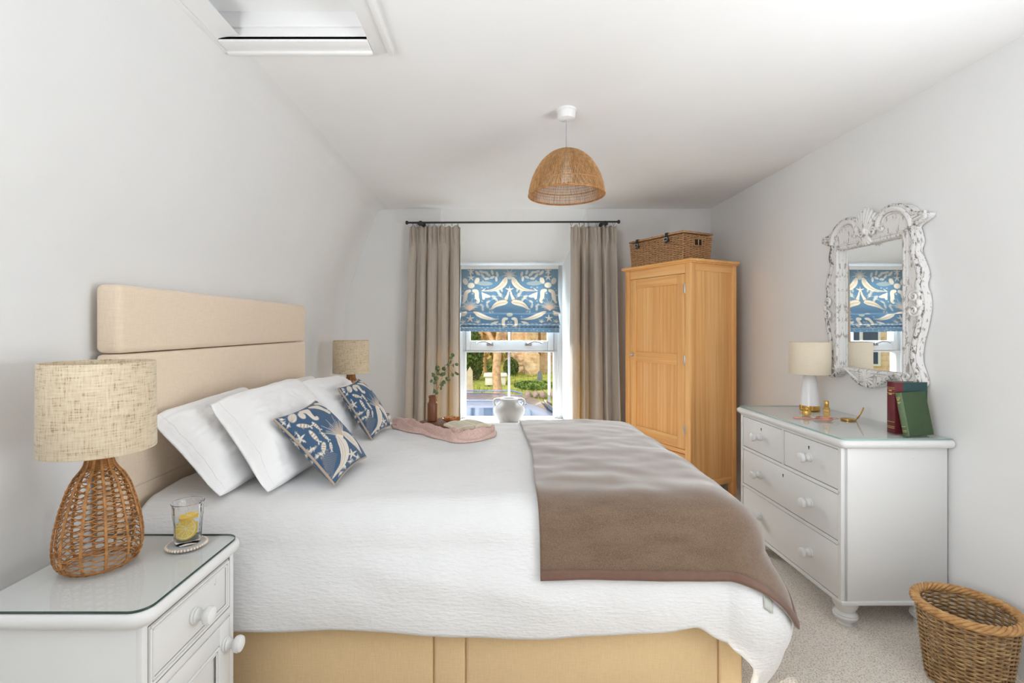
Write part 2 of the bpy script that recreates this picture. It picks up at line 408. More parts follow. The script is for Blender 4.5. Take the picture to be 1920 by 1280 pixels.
# wall behind the camera; two added side windows, out of view, hold the fill lamps
b = MB(); b.box(-1.7, 2.1, YF - .12, YF, -.02, ZC + .05); struct('wall_front', b, MAT['rear_wall'])
def added_window(name, cx, cy, rot, hw, z0, z1):
    t = thing(name, None, None, (cx, cy, z0), rot, kind='structure'); hh = z1 - z0
    b = MB()
    for x in (-hw, -.03, hw - .06): b.box(x, x + .06, -.03, .03, 0, hh, .004)
    for z in (0, hh - .06): b.box(-hw, hw, -.03, .03, z, z + .06, .004)
    obj('window_frame', b, MAT['upvc'], t)
    b = MB(); b.box(-hw + .05, hw - .05, -.004, .004, .05, hh - .05); obj('pane', b, MAT['pane'], t)
added_window('added_window_left', XL - .09, -.35, PI / 2, .75, .8, 2.05)  # invented window, out of view, framing the left fill lamp
added_window('added_window_right', XR + .10, .55, PI / 2, .65, .65, 1.80)  # window added out of view around the right fill lamp

# ---- window_1
t = thing('window_1', None, None, (.13, YW + .05, SZ), kind='structure')
W = lambda px, py, Y=YW + .05: at(px, py, Y) - np.array((.13, YW + .05, SZ))
wl, wr = WX0 - .13, WX1 - .13
xg0, xg1 = W(874, 0)[0], W(1037.5, 0)[0]; zl0 = W(0, 781)[2]; zl1 = W(0, 660)[2]; zt = WT - SZ; zb = W(0, 656)[2]; zu = W(0, 648)[2]; zug = W(0, 638.5)[2]
xm = W(954.5, 0)[0]; xu0, xu1 = W(882.5, 0)[0], W(1025.5, 0)[0]
b = MB()
b.box(wl, xg0, -.04, .04, 0, zt, .004); b.box(xg1, wr, -.04, .04, 0, zt, .004); b.box(xg0, xg1, -.04, .04, 0, zl0, .004)
b.box(xg0, xg1, -.04, .04, zl1, zb, .004); b.box(xg0, xg1, -.04, .04, zt - .07, zt, .004)
b.box(wl - .01, wr + .01, -.05, -.035, zl1 + .012, zb - .012, .003)
b.box(wl, xg0 - .035, -.055, -.03, 0, zt, .004); b.box(xg1 + .035, wr, -.055, -.03, 0, zt, .004)
obj('window_frame', b, MAT['upvc'], t)
b = MB(); b.box(xm - .011, xm + .011, -.018, .02, zl0, zl1, .003); b.box(xm - .011, xm + .011, -.018, .02, zug, zt - .1, .003); obj('glazing_bar', b, MAT['upvc'], t)
b = MB(); b.box(xg0 + .004, xu0, -.06, .02, zb, zt - .06, .006); b.box(xu1, xg1 - .004, -.06, .02, zb, zt - .06, .006); b.box(xu0, xu1, -.06, .02, zb, zug, .006); b.box(xu0, xu1, -.06, .02, zt - .12, zt - .06, .006)
obj('opening_sash', b, MAT['upvc'], t)
b = MB(); b.box(xg0, xg1, -.003, .003, zl0, zl1); obj('pane', b, MAT['pane'], t)
b = MB(); b.box(xu0, xu1, -.003, .003, zug, zt - .1); obj('pane', b, MAT['pane'], t)
for px, sgn in ((919, -1), (990, 1)):
    b = MB(); c = W(px, 645); b.box(c[0] - .034, c[0] + .034, -.072, -.058, c[2] - .014, c[2] + .014, .005)
    b.box(c[0] - .016, c[0] + .016, -.092, -.07, c[2] - .012, c[2] + .014, .006)
    b.tube([(c[0], -.085, c[2] + .012), (c[0] + sgn * .05, -.10, c[2] + .03), (c[0] + sgn * .10, -.102, c[2] + .026), (c[0] + sgn * .135, -.10, c[2] + .012)], [.008, .008, .007, .005], 8)
    obj('window_handle', b, MAT['dark_chrome'], t)
b = MB(); b.box(RX0 - .1 - .13, RX1 + .1 - .13, YB - .03 - YW - .05, -.03, -.004, .018, .006); obj('window_sill', b, MAT['sill'], t)

# ---- loft hatch let into the ceiling
t = thing('loft_hatch', 'white loft hatch recessed in the ceiling with stepped moulded frame', 'loft hatch', ((HX0 + HX1) / 2, (HY0 + HY1) / 2, ZC))
hx, hy = (HX1 - HX0) / 2, (HY1 - HY0) / 2
b = MB()
for (x0, x1, y0, y1) in ((-hx - .075, -hx, -hy - .08, hy + .08), (hx, hx + .075, -hy - .08, hy + .08), (-hx, hx, hy, hy + .08), (-hx, hx, -hy - .08, -hy)):
    b.box(x0, x1, y0, y1, -.018, .004, .005)
for (x0, x1, y0, y1) in ((hx + .058, hx + .08, -hy - .085, hy + .085), (-hx - .08, -hx - .058, -hy - .085, hy + .085), (-hx, hx, hy + .062, hy + .085), (-hx, hx, -hy - .085, -hy - .062)):
    b.box(x0, x1, y0, y1, -.028, .003, .006)
obj('frame', b, MAT['trim'], t)
b = MB()
b.box(-hx - .02, -hx, -hy, hy, -.01, .12); b.box(hx, hx + .02, -hy, hy, -.01, .12); b.box(-hx, hx, hy, hy + .02, -.01, .12); b.box(-hx, hx, -hy - .02, -hy, -.01, .12)
for (x0, x1, y0, y1) in ((-hx, -hx + .012, -hy, hy), (hx - .012, hx, -hy, hy), (-hx, hx, hy - .012, hy), (-hx, hx, -hy, -hy + .012)): b.box(x0, x1, y0, y1, .03, .10, .003)
obj('lining', b, MAT['trim'], t)
b = MB(); b.box(-hx, hx, -hy, hy, .085, .11); obj('hatch_panel', b, MAT['trim'], t)

# ================================================================== bed
BX0, BX1, BY0, BY1 = -1.262, .845, 1.655, 3.17
bed = thing('bed', 'divan bed upholstered in beige with tall panelled headboard', 'bed', (-.2, 2.41, 0))
b = MB(); b.box(BX0 + .01, BX1, BY0 + .012, BY1 - .012, .03, .36, .012); obj('divan_base', b, MAT['divan'], bed, world=True)
for x0, x1 in ((BX0 + .02, at(812, 0, BY0)[0]), (at(874.5, 0, BY0)[0], at(1347, 0, BY0)[0])):
    b = MB(); b.box(x0, x1, BY0, BY0 + .03, .045, .35, .010, 3); obj('drawer', b, MAT['divan'], bed, world=True)
xa, xb = at(814.5, 0, BY0)[0], at(872, 0, BY0)[0]
b = MB(); b.box(xa, xb, BY0, BY0 + .03, .045, .35, .008, 3); obj('front_post', b, MAT['divan'], bed, world=True)
b = MB(); b.box(at(1349.5, 0, BY0)[0], BX1, BY0, BY0 + .03, .045, .35, .008, 3); obj('front_post', b, MAT['divan'], bed, world=True)
b = MB(); b.box(BX0 + .02, BX1 - .04, BY0 + .03, BY1 - .03, .36, .60, .05, 4); obj('mattress', b, MAT['pillow'], bed, world=True)
b = MB(); b.box(-1.350, -1.272, 1.628, 3.215, .25, 1.208, .014, 3); hb = obj('headboard', b, MAT['headboard'], bed, world=True)
TF[hb.name] = TF['bed']
b = MB(); b.box(-1.352, -1.264, 1.625, 3.218, 1.2125, 1.447, .022, 4); obj('top_panel', b, MAT['headboard'], hb, world=True)
b = MB(); b.box(-1.350, -1.264, 1.626, 3.217, .735, 1.209, .016, 3); obj('middle_panel', b, MAT['headboard'], hb, world=True)
for x in (BX0 + .15, BX1 - .12):
    for y in (BY0 + .12, BY1 - .12):
        b = MB(); b.lathe([(.022, 0), (.026, .004), (.02, .012), (.02, .04)], 14, (x, y, 0)); obj('castor', b, MAT['leather'], bed, world=True)

# ---- draped cloth over the bed
ZT, DR = .695, .13
CX0, CX1, CY0, CY1 = -2.5, .762, 1.755, 3.055
def wr_noise(p, q):
    n = .010 * nz(p * 1.6, q * 2.4, 1.7) + .007 * nz(p * 3.2 + 5, q * 5.5, 4.1) + .0035 * nz(p * 9, q * 12, 8.0)
    if q < CY0: n += .012 * nz(p * 3.1 - q * 2.2, q * 3.5 + p * 2.0, 2.2) * min(1, (CY0 - q) * 4) + .012 * max(0, 1 - abs((q - 1.47) + .16 * (p + .3)) * 14) * max(0, 1 - abs((p + .15) / .5) ** 3)
    return n
def drape(p, q, off=0.0):
    cx, cy = min(max(p, CX0), CX1), min(max(q, CY0), CY1)
    vx, vy = p - cx, q - cy; r = math.hypot(vx, vy)
    crown = .014 * math.sin(PI * min(max((q - 1.6) / 1.6, 0), 1)) - .012 * max(0, p - .45)
    if r < 1e-6: h = 0; d = 0; th = 0; n = (0, 0)
    else:
        n = (vx / r, vy / r)
        R = DR + .05 * abs(n[0]) ** 2
        if r < R * PI / 2: th = r / R; h = R * math.sin(th); d = R * (1 - math.cos(th))
        else:
            th = PI / 2; e = r - R * PI / 2; cor = 2 * abs(n[0] * n[1])
            h = R + .05 * math.sin(min(e / .30, 1) * PI * .75) + cor * (.05 * math.sin(min(e / .5, 1) * PI) - .10 * max(0, e - .22)); d = R + e
    wv = wr_noise(p, q) + off; s, c = math.sin(th), math.cos(th)
    return (cx + n[0] * (h + wv * s), cy + n[1] * (h + wv * s), ZT + crown - d + wv * c)
HN = .478
def hem(p):  # how far the near side hangs
    return HN + .016 * math.sin(p * 5.2 + 1.1) + .055 * min(max((p - .60) / .22, 0), 1) - .03 * math.exp(-((p - .66) / .05) ** 2) - .02 * math.exp(-((p + .86) / .12) ** 2)
NU, NV = 220, 200
def duv(u, v):
    p = -1.235 + u * (CX1 + .50 + 1.235); lo = CY0 - hem(p); hi = CY1 + .42
    return drape(p, lo + v * (hi - lo))
b = MB().grid(NU, NV, duv)
duvet = obj('duvet', b, MAT['duvet'], ang=180, label='white crinkled cotton duvet hanging over the sides of the beige bed', cat='duvet')
solid(duvet, .022, -1)
# ---- brown throw across the foot
def thr(u, v, off=.009):
    q0, q1 = CY0 - .29, CY1 + .26; q = q0 + v * (q1 - q0)
    p0 = .152 + .012 * nz(q * 3, 3.3) + .018 * math.exp(-((q - 2.3) / .35) ** 2) - .01 * (1 - v); p1 = CX1 + .355
    p = p0 + u * (p1 - p0)
    return drape(p, q, off + .004 * nz(p * 6, q * 9, 12))
throw = thing('throw', 'folded brown wool throw across the foot of the bed', 'throw', (.6, 2.4, .6))
b = MB().grid(120, 150, thr); o = obj('blanket', b, MAT['wool'], throw, world=True, ang=180); solid(o, .008, 1)
def strip(f, n, m): return MB().grid(n, m, f)
q0, q1 = CY0 - .29, CY1 + .26
VB = .028 / (q1 - q0)
b = strip(lambda u, v: thr(u, -.001 + v * VB, .0195), 120, 4); o = obj('near_binding', b, MAT['binding'], throw, world=True, ang=180); solid(o, .004, 1)
b = strip(lambda u, v: thr(.965 + v * .036, u, .0195), 120, 4); o = obj('foot_binding', b, MAT['binding'], throw, world=True, ang=180); solid(o, .004, 1)
b = strip(lambda u, v: thr(.80 + u * .045, -.022 + v * .03, .004), 6, 5); o = obj('care_label', b, plain('grey_label', srgb(190, 192, 184), .7), throw, world=True, ang=180); solid(o, .001, 1); o['label'] = 'pale grey sewn care label'

# ================================================================== pillows and cushions
def cushion_verts(c, t, n=48, m=48, pinch=.07, flange=.0, pw=.42, wr=.0, seed=0, back=.75, rnd=.0, hem=0.0):
    """c: corners (u0v0, u1v0, u1v1, u0v1) in world space; returns front and back sheets"""
    c = [np.array(x, float) for x in c]
    N = np.cross(c[1] - c[0], c[3] - c[0]); N /= np.linalg.norm(N)
    U, V = np.meshgrid(np.linspace(0, 1, n), np.linspace(0, 1, m))
    a, q = 2 * U - 1, 2 * V - 1
    a2 = a * (1 - pinch * (1 - q * q) * abs(a) ** 2); q2 = q * (1 - pinch * (1 - a * a) * abs(q) ** 2)
    rc = 1 - rnd * (a * q) ** 4; a2 = a2 * rc; q2 = q2 * rc
    ia, iq = np.clip(a / (1 - flange), -1, 1), np.clip(q / (1 - flange), -1, 1)
    T = ((1 - ia ** 2) * (1 - iq ** 2)) ** pw * t / 2 + .0025
    if hem: T = .004 + (T - .004) * np.clip((U - .25 * hem) / (1.1 * hem), 0, 1) ** .55
    U2, V2 = (a2 + 1) / 2, (q2 + 1) / 2
    P = ((1 - U2) * (1 - V2))[..., None] * c[0] + (U2 * (1 - V2))[..., None] * c[1] + (U2 * V2)[..., None] * c[2] + ((1 - U2) * V2)[..., None] * c[3]
    if wr:
        Wn = np.array([[(nz(U[j, i] * 3.2 + seed, V[j, i] * 4 + seed * 2, seed) + .45 * (abs(nz(U[j, i] * 5 + V[j, i] * 4, V[j, i] * 9 - U[j, i] * 3, seed + 3)) * 2 - .5) + .2 * nz(U[j, i] * 14, V[j, i] * 22, seed + 6)) * (.35 + .65 * min(1, 6 * min(U[j, i], 1 - U[j, i], V[j, i], 1 - V[j, i]))) for i in range(n)] for j in range(m)]) * wr
    else: Wn = 0
    return P + (T + Wn)[..., None] * N, P - (T * back)[..., None] * N, U, V
def cushion_mesh(A, B):
    m, n, _ = A.shape; b = MB(); q = [(j * n + i, j * n + i + 1, (j + 1) * n + i + 1, (j + 1) * n + i) for j in range(m - 1) for i in range(n - 1)]
    b.add(A.reshape(-1, 3), q); b.add(B.reshape(-1, 3), [x[::-1] for x in q])
    k = n * m; bd = [i for i in range(n)] + [j * n + n - 1 for j in range(1, m)] + [(m - 1) * n + i for i in range(n - 2, -1, -1)] + [j * n for j in range(m - 2, 0, -1)]
    b.f += [(bd[i] + k, bd[(i + 1) % len(bd)] + k, bd[(i + 1) % len(bd)], bd[i]) for i in range(len(bd))]
    return b, bd
def pillow(name, label, corners, t, seed, flange, wr=.016, hem=0.0):
    A, B, U, V = cushion_verts(corners, t, 80, 80, .065, flange, .27, wr, seed, .34, .07, hem)
    b, bd = cushion_mesh(A, B)
    o = obj('pillow', b, MAT['pillow'], ang=180, label=label, cat='pillow', group='white bed pillows')
    if hem:
        i = int(hem * .55 * 80) + 1; nn = np.cross(A[40, i + 1] - A[40, i], A[41, i] - A[40, i]); nn /= np.linalg.norm(nn)
        obj('hem_seam', MB().tube(A[2:78, i] + nn * .0006, .0009, 5), MAT['pillow'], o, world=True)
    return o
Z0 = ZT + .012
pillow('p', 'white pillow leaning on the headboard, nearest the rattan lamp on the glass-topped nightstand',
       ((-.955, 1.665, Z0 - .005), (-.93, 2.34, Z0 - .005), (-1.215, 2.32, 1.02), (-1.240, 1.70, .985)), .125, 1, .0, hem=.07)
pillow('p', 'large white pillow with a flanged edge behind the nearer blue cushion',
       ((-.815, 1.715, Z0 - .01), (-.75, 2.42, Z0 - .01), (-1.045, 2.47, 1.04), (-1.085, 1.80, 1.02)), .19, 2, .0, hem=.09)
pillow('p', 'white pillow flat against the far end of the headboard, mostly hidden',
       ((-.955, 2.45, Z0 - .005), (-.955, 3.13, Z0 - .005), (-1.205, 3.13, .985), (-1.215, 2.47, 1.0)), .14, 3, .0)
pillow('p', 'plump white pillow behind the farther blue cushion, beside the far lamp',
       ((-.80, 2.50, Z0 - .01), (-.78, 3.16, Z0 - .01), (-1.03, 3.14, .975), (-1.06, 2.53, 1.01)), .19, 4, .0)

# ---- printed sea pattern, drawn into vertex colours
BLUE, CREAM, TAN = np.array(srgb(66, 92, 120)), np.array(srgb(226, 218, 205)), np.array(srgb(178, 158, 136))
class Paint:
    def __init__(s, X, Y, base): s.X, s.Y = X, Y; s.C = np.tile(base, (len(X), 1)).astype(float)
    def put(s, m, col): s.C = s.C * (1 - m[:, None]) + np.array(col) * m[:, None]
    def stroke(s, pts, wd, col=CREAM, n=26, soft=3.0, k=.9):
        P = catmull(pts, max(2, min(7, n // max(1, len(pts) - 1)))); W = np.interp(np.linspace(0, 1, len(P)), np.linspace(0, 1, len(wd)), wd)
        pad = max(wd) + soft; sel = np.nonzero((s.X > P[:, 0].min() - pad) & (s.X < P[:, 0].max() + pad) & (s.Y > P[:, 1].min() - pad) & (s.Y < P[:, 1].max() + pad))[0]
        m = np.zeros(len(s.X))
        if len(sel) == 0: return m
        x, y = s.X[sel], s.Y[sel]; d = np.full(len(sel), 1e9)
        for a, c, wa, wb in zip(P[:-1], P[1:], W[:-1], W[1:]):
            e = c - a; t = np.clip(((x - a[0]) * e[0] + (y - a[1]) * e[1]) / max(e @ e, 1e-9), 0, 1)
            d = np.minimum(d, np.hypot(x - a[0] - t * e[0], y - a[1] - t * e[1]) - (wa + (wb - wa) * t))
        m[sel] = np.clip(.5 - d / soft, 0, 1) * k; s.put(m, col); return m
    def ell(s, cx, cy, rx, ry, a=0, col=CREAM, k=.9, soft=.25):
        c, q = math.cos(a), math.sin(a); x, y = s.X - cx, s.Y - cy; x, y = x * c + y * q, -x * q + y * c
        d = np.sqrt((x / rx) ** 2 + (y / ry) ** 2); m = np.clip((1 - d) / soft + .5, 0, 1) * k; s.put(m, col); return x / rx, y / ry, m
    def star(s, cx, cy, r, a0=-PI / 2, col=CREAM):
        x, y = s.X - cx, s.Y - cy; th = np.arctan2(y, x) - a0; rad = np.hypot(x, y)
        k = np.abs(((th * 5 / (2 * PI)) + .5) % 1 - .5) * 2
        d = rad - r * (.30 + .70 * (1 - k) ** 2.2); s.put(np.clip(.5 - d / (r * .12), 0, 1) * .9, col)
    def fish(s, cx, cy, L, a, H=.3):
        c, q = math.cos(a), math.sin(a)
        x, y, m = s.ell(cx, cy, L, L * H, a)
        s.put(m * (np.sin(x * 13) > .35) * (np.abs(x) < .75), TAN * .8)
        e = (cx + c * L, cy + q * L); 
        for g in (.6, -.6): s.stroke([e, (e[0] + L * .4 * math.cos(a + g), e[1] + L * .4 * math.sin(a + g))], [L * .05, L * .11], n=6, soft=L * .08)
    def fan(s, cx, cy, r, a, spread, n, wd, col=CREAM, k=.8):
        for i in range(n):
            t = a + spread * (i / (n - 1) - .5); rr = r * (.8 + .2 * math.cos(i * 2.1))
            s.stroke([(cx, cy), (cx + rr * .55 * math.cos(t * .9 + a * .1), cy + rr * .55 * math.sin(t * .9 + a * .1)), (cx + rr * math.cos(t), cy + rr * math.sin(t))], [wd * 1.5, wd, wd * .6], col, 12, wd * 1.2, k)
    def whale(s, pts, w_):
        s.stroke(pts, [w_ * .35, w_ * .95, w_, w_ * .8, w_ * .5, w_ * .25, w_ * .1], n=40)
        P = np.array(pts, float); s.stroke(P * .995 + w_ * .12, [w_ * .06] * 3, TAN, 30, 2.5, .8)
        s.stroke(P + np.array((-w_ * .5, w_ * .1)), [w_ * .10, w_ * .14, w_ * .04], TAN, 30, 3, .45)

def cushion_print(U, V):
    LB, RB, RT, LT = np.array((900, 1205.)), np.array((1322, 825.)), np.array((640, 88.)), np.array((92, 335.))
    u, v = U.ravel()[:, None], V.ravel()[:, None]
    P = LB * (1 - u) * (1 - v) + RB * u * (1 - v) + RT * u * v + LT * (1 - u) * v
    P = P + np.array((150., -150.)) * ((4 * u * (1 - u)) * (4 * v * (1 - v))) ** .45
    p = Paint(P[:, 0], P[:, 1], BLUE)
    for i in range(16): y = 800 + i * 22; p.stroke([(700 + i * 7, y + 40), (790, y), (930 - i * 5, y + 30)], [3, 3, 2], TAN * 1.1, 12, 5, .6)
    p.fan(1010, 590, 330, -2.25, 1.5, 15, 4, CREAM, .65); p.fan(1000, 560, 230, -2.3, 1.3, 9, 5, TAN * 1.2, .7)
    p.whale([(935, 580), (1010, 690), (1040, 830), (1010, 960), (930, 1060), (870, 1130)], 62)
    p.whale([(1010, 520), (1100, 590), (1180, 670), (1230, 740), (1270, 810)], 42)
    p.fish(470, 440, 92, .12); p.fish(640, 440, 72, .75, .28); p.fish(612, 580, 95, .85, .3); p.fish(760, 580, 68, .8, .28); p.fish(745, 730, 66, 1.62, .52); p.fish(845, 720, 55, 1.4, .38)
    p.stroke([(400, 230), (500, 230), (560, 285), (620, 340), (665, 345), (650, 315), (625, 325)], [14, 34, 26, 20, 16, 9, 6])
    p.ell(315, 320, 56, 74, -.5); p.ell(440, 290, 36, 70, -.9); p.fan(315, 390, 130, -1.7, 1.3, 7, 3, TAN, .6)
    p.stroke([(520, 170), (640, 170), (750, 210), (830, 250), (800, 240)], [10, 26, 18, 20, 12]); p.stroke([(600, 120), (720, 130), (830, 190)], [8, 20, 8])
    p.star(1140, 830, 85, -1.9); p.star(420, 620, 95, -2.0)
    for k_, (x, y) in enumerate([(560, 770), (600, 740), (520, 800), (660, 860), (700, 830), (1210, 870), (1120, 930), (1050, 1000), (990, 1090), (200, 400), (260, 430), (180, 330)]): p.fan(x, y, 48, k_ * 1.3, 3.2, 7, 5, CREAM, .8)
    rs = np.random.RandomState(4)
    for k_ in range(34):
        x, y = rs.uniform(150, 1350), rs.uniform(0, 1150); p.fan(x, y, rs.uniform(26, 52), rs.uniform(0, 6), rs.uniform(1.5, 4), 6, 3.2, CREAM if k_ % 2 else TAN, .45)
    return p.C
def cushion(label, corners, t):
    A, B, U, V = cushion_verts(corners, t, 170, 170, .08, 0, .45)
    b, bd = cushion_mesh(A, B); cols = np.concatenate([cushion_print(U, V), cushion_print(U, V)])
    o = obj('scatter_cushion', b, MAT['cushion'], ang=180, cols=cols, label=label, cat='cushion', group='blue sea creature cushions')
    mid = ((A + B) / 2).reshape(-1, 3)[bd][::4]
    p = obj('piping', MB().tube(mid, .0052, 8, closed=True), fab_pipe, o, world=True); return o
fab_pipe = plain('taupe_piping', srgb(172, 156, 140), .85)
zc = ZT + .022
c1 = [at(627, 909, 1.80), at(686, 856, 2.13), at(592, 752, 2.19), at(514, 787, 1.86)]
cushion('blue cushion with fish and whale print, the nearer of two', c1, .13)
c2 = [at(697, 824, 2.53), at(731, 797, 2.84), at(672, 711, 2.86), at(634, 728, 2.58)]
cushion('blue cushion with fish and whale print, beside the far lamp and nearer the window', c2, .13)
# ================================================================== turned knob, shared by the painted furniture
def knob_mb(c, axis, s=1.0):
    """turned wooden knob standing out from c along axis ('-X' or '+X')"""
    M = TR(*c) @ RY(PI / 2 if axis == '+X' else -PI / 2)
    return MB().lathe([(.021 * s, -.002), (.022 * s, .004), (.0195 * s, .008), (.0205 * s, .012), (.014 * s, .018), (.0115 * s, .024), (.016 * s, .029), (.0225 * s, .034), (.0245 * s, .042), (.0215 * s, .051), (.012 * s, .056), (0, .057 * s)], 24, M=M)

# ================================================================== nightstand
NX0, NX1, ND, NZ = -.437, 0.0, .440, .640   # local x (back..front), half depth in y
def rrect(x0, x1, y0, y1, r, n=6, square_left=True):
    P = []
    for cx, cy, a in ((x1 - r, y0 + r, -PI / 2), (x1 - r, y1 - r, 0)):
        P += [(cx + r * math.cos(a + PI / 2 * i / n), cy + r * math.sin(a + PI / 2 * i / n)) for i in range(n + 1)]
    return P + [(x0, y1), (x0, y0)]
def slab(out_fn, prof):
    """stack of outlines; prof = list of (grow, z)"""
    b = MB(); L = [out_fn(g) for g, z in prof]; n = len(L[0])
    v = [(p[0], p[1], z) for (g, z), o in zip(prof, L) for p in o]
    f = [(i * n + j, i * n + (j + 1) % n, (i + 1) * n + (j + 1) % n, (i + 1) * n + j) for i in range(len(prof) - 1) for j in range(n)]
    f += [tuple(range(n - 1, -1, -1)), tuple((len(prof) - 1) * n + j for j in range(n))]
    return b.add(v, f)
def nightstand(loc, label):
    t = thing('nightstand', label, 'nightstand', loc, 0, 'painted nightstands')
    h = ND / 2
    b = MB(); b.box(NX0, -.035, -h + .022, h - .022, .05, NZ - .045, .003)
    b.box(-.04, -.024, -h + .022, -h + .042, .02, NZ - .045, .002); b.box(-.04, -.024, h - .042, h - .022, .02, NZ - .045, .002)
    b.box(-.04, -.024, -h + .03, h - .03, .405, .43, .002); b.box(-.04, -.026, -h + .03, h - .03, .02, .07, .002); b.box(-.04, -.026, -h + .03, h - .03, .585, .60, .002)
    b.box(NX0, -.02, -h + .014, h - .014, 0, .045, .004)
    obj('body', b, MAT['furn'], t)
    rr = lambda g: rrect(NX0 - .006, NX1 + g, -h - g, h + g, .05 + g)
    b = slab(rr, [(-.022, NZ - .048), (-.014, NZ - .044), (-.010, NZ - .038), (-.003, NZ - .034), (.002, NZ - .026), (.003, NZ - .018), (.001, NZ - .010), (-.006, NZ - .005), (-.012, NZ - .004)])
    obj('top', b, MAT['furn'], t, ang=50)
    b = slab(rr, [(-.010, NZ - .004), (-.009, NZ - .003), (-.009, NZ + .001), (-.010, NZ + .002)]); obj('glass_top', b, MAT['sheet_glass'], t, ang=30)
    L = [rr(-.0088)[-1:] + rr(-.0088)]; n = len(L[0]); b = MB(); k = n - 2
    v = [(p[0], p[1], z) for z in (NZ - .0035, NZ + .0022) for p in L[0][:k + 1]]
    m_ = k + 1; b.add(v, [(j, j + 1, m_ + j + 1, m_ + j) for j in range(m_ - 1)]); o = obj('glass_edge', b, MAT['glass_edge'], t, ang=30); solid(o, .0012, -1)
    def panel(y0, y1, z0, z1, name, deep):
        b = MB(); b.box(-.036, -.0265, y0, y1, z0, z1, .002)
        if deep:
            iy0, iy1, iz0, iz1 = y0 + .055, y1 - .055, z0 + .055, z1 - .055
            b = MB(); b.box(-.036, -.022, y0, iy0, z0, z1, .002); b.box(-.036, -.022, iy1, y1, z0, z1, .002); b.box(-.036, -.022, iy0, iy1, z0, iz0, .002); b.box(-.036, -.022, iy0, iy1, iz1, z1, .002); b.box(-.036, -.031, iy0, iy1, iz0, iz1)
            y0, y1, z0, z1 = iy0, iy1, iz0, iz1; xb = -.024
        else: xb = -.026
        p = obj(name, b, MAT['furn'], t)
        b = MB(); c = MB()
        for d, r in ((.006, .0045), (.015, .003)):
            P = [(xb, y0 + d, z0 + d), (xb, y1 - d, z0 + d), (xb, y1 - d, z1 - d), (xb, y0 + d, z1 - d)]
            for i in range(4): b.tube([P[i], P[(i + 1) % 4]], r, 8)
            for i in range(4): c.tube([np.array(P[i]) + (.0008, 0, 0), np.array(P[(i + 1) % 4]) + (.0008, 0, 0)], r * .42 + (.0012 if 0 else 0), 4)
        obj('moulding', b, MAT['furn'], p)
        b = MB()
        for d in (.0108, .0185):
            P = [(xb - .0005, y0 + d, z0 + d), (xb - .0005, y1 - d, z0 + d), (xb - .0005, y1 - d, z1 - d), (xb - .0005, y0 + d, z1 - d)]
            for i in range(4): b.tube([P[i], P[(i + 1) % 4]], .0009, 4)
        P = [(-.0265, y0 - .0015, z0 - .0015), (-.0265, y1 + .0015, z0 - .0015), (-.0265, y1 + .0015, z1 + .0015), (-.0265, y0 - .0015, z1 + .0015)]
        if not deep:
            for i in range(4): b.tube([P[i], P[(i + 1) % 4]], .0012, 4)
        obj('worn_edge', b, MAT['crack'], p)
        return p
    d = panel(-h + .046, h - .046, .432, .582, 'drawer', False)
    obj('knob', knob_mb((-.026, 0, .508), '+X', 1.0), MAT['furn'], d)
    d = panel(-h + .046, h - .046, .073, .403, 'door', True)
    obj('knob', knob_mb((-.022, h - .075, .335), '+X', 1.0), MAT['furn'], d)
    return t
NXF = -.806
ns = nightstand((NXF, 1.332, 0), 'white painted nightstand with glass top and turned knobs under the big rattan lamp')
dup(ns, (NXF, 3.52, 0), 0, 'white nightstand corner showing beyond the bed beside the curtain')

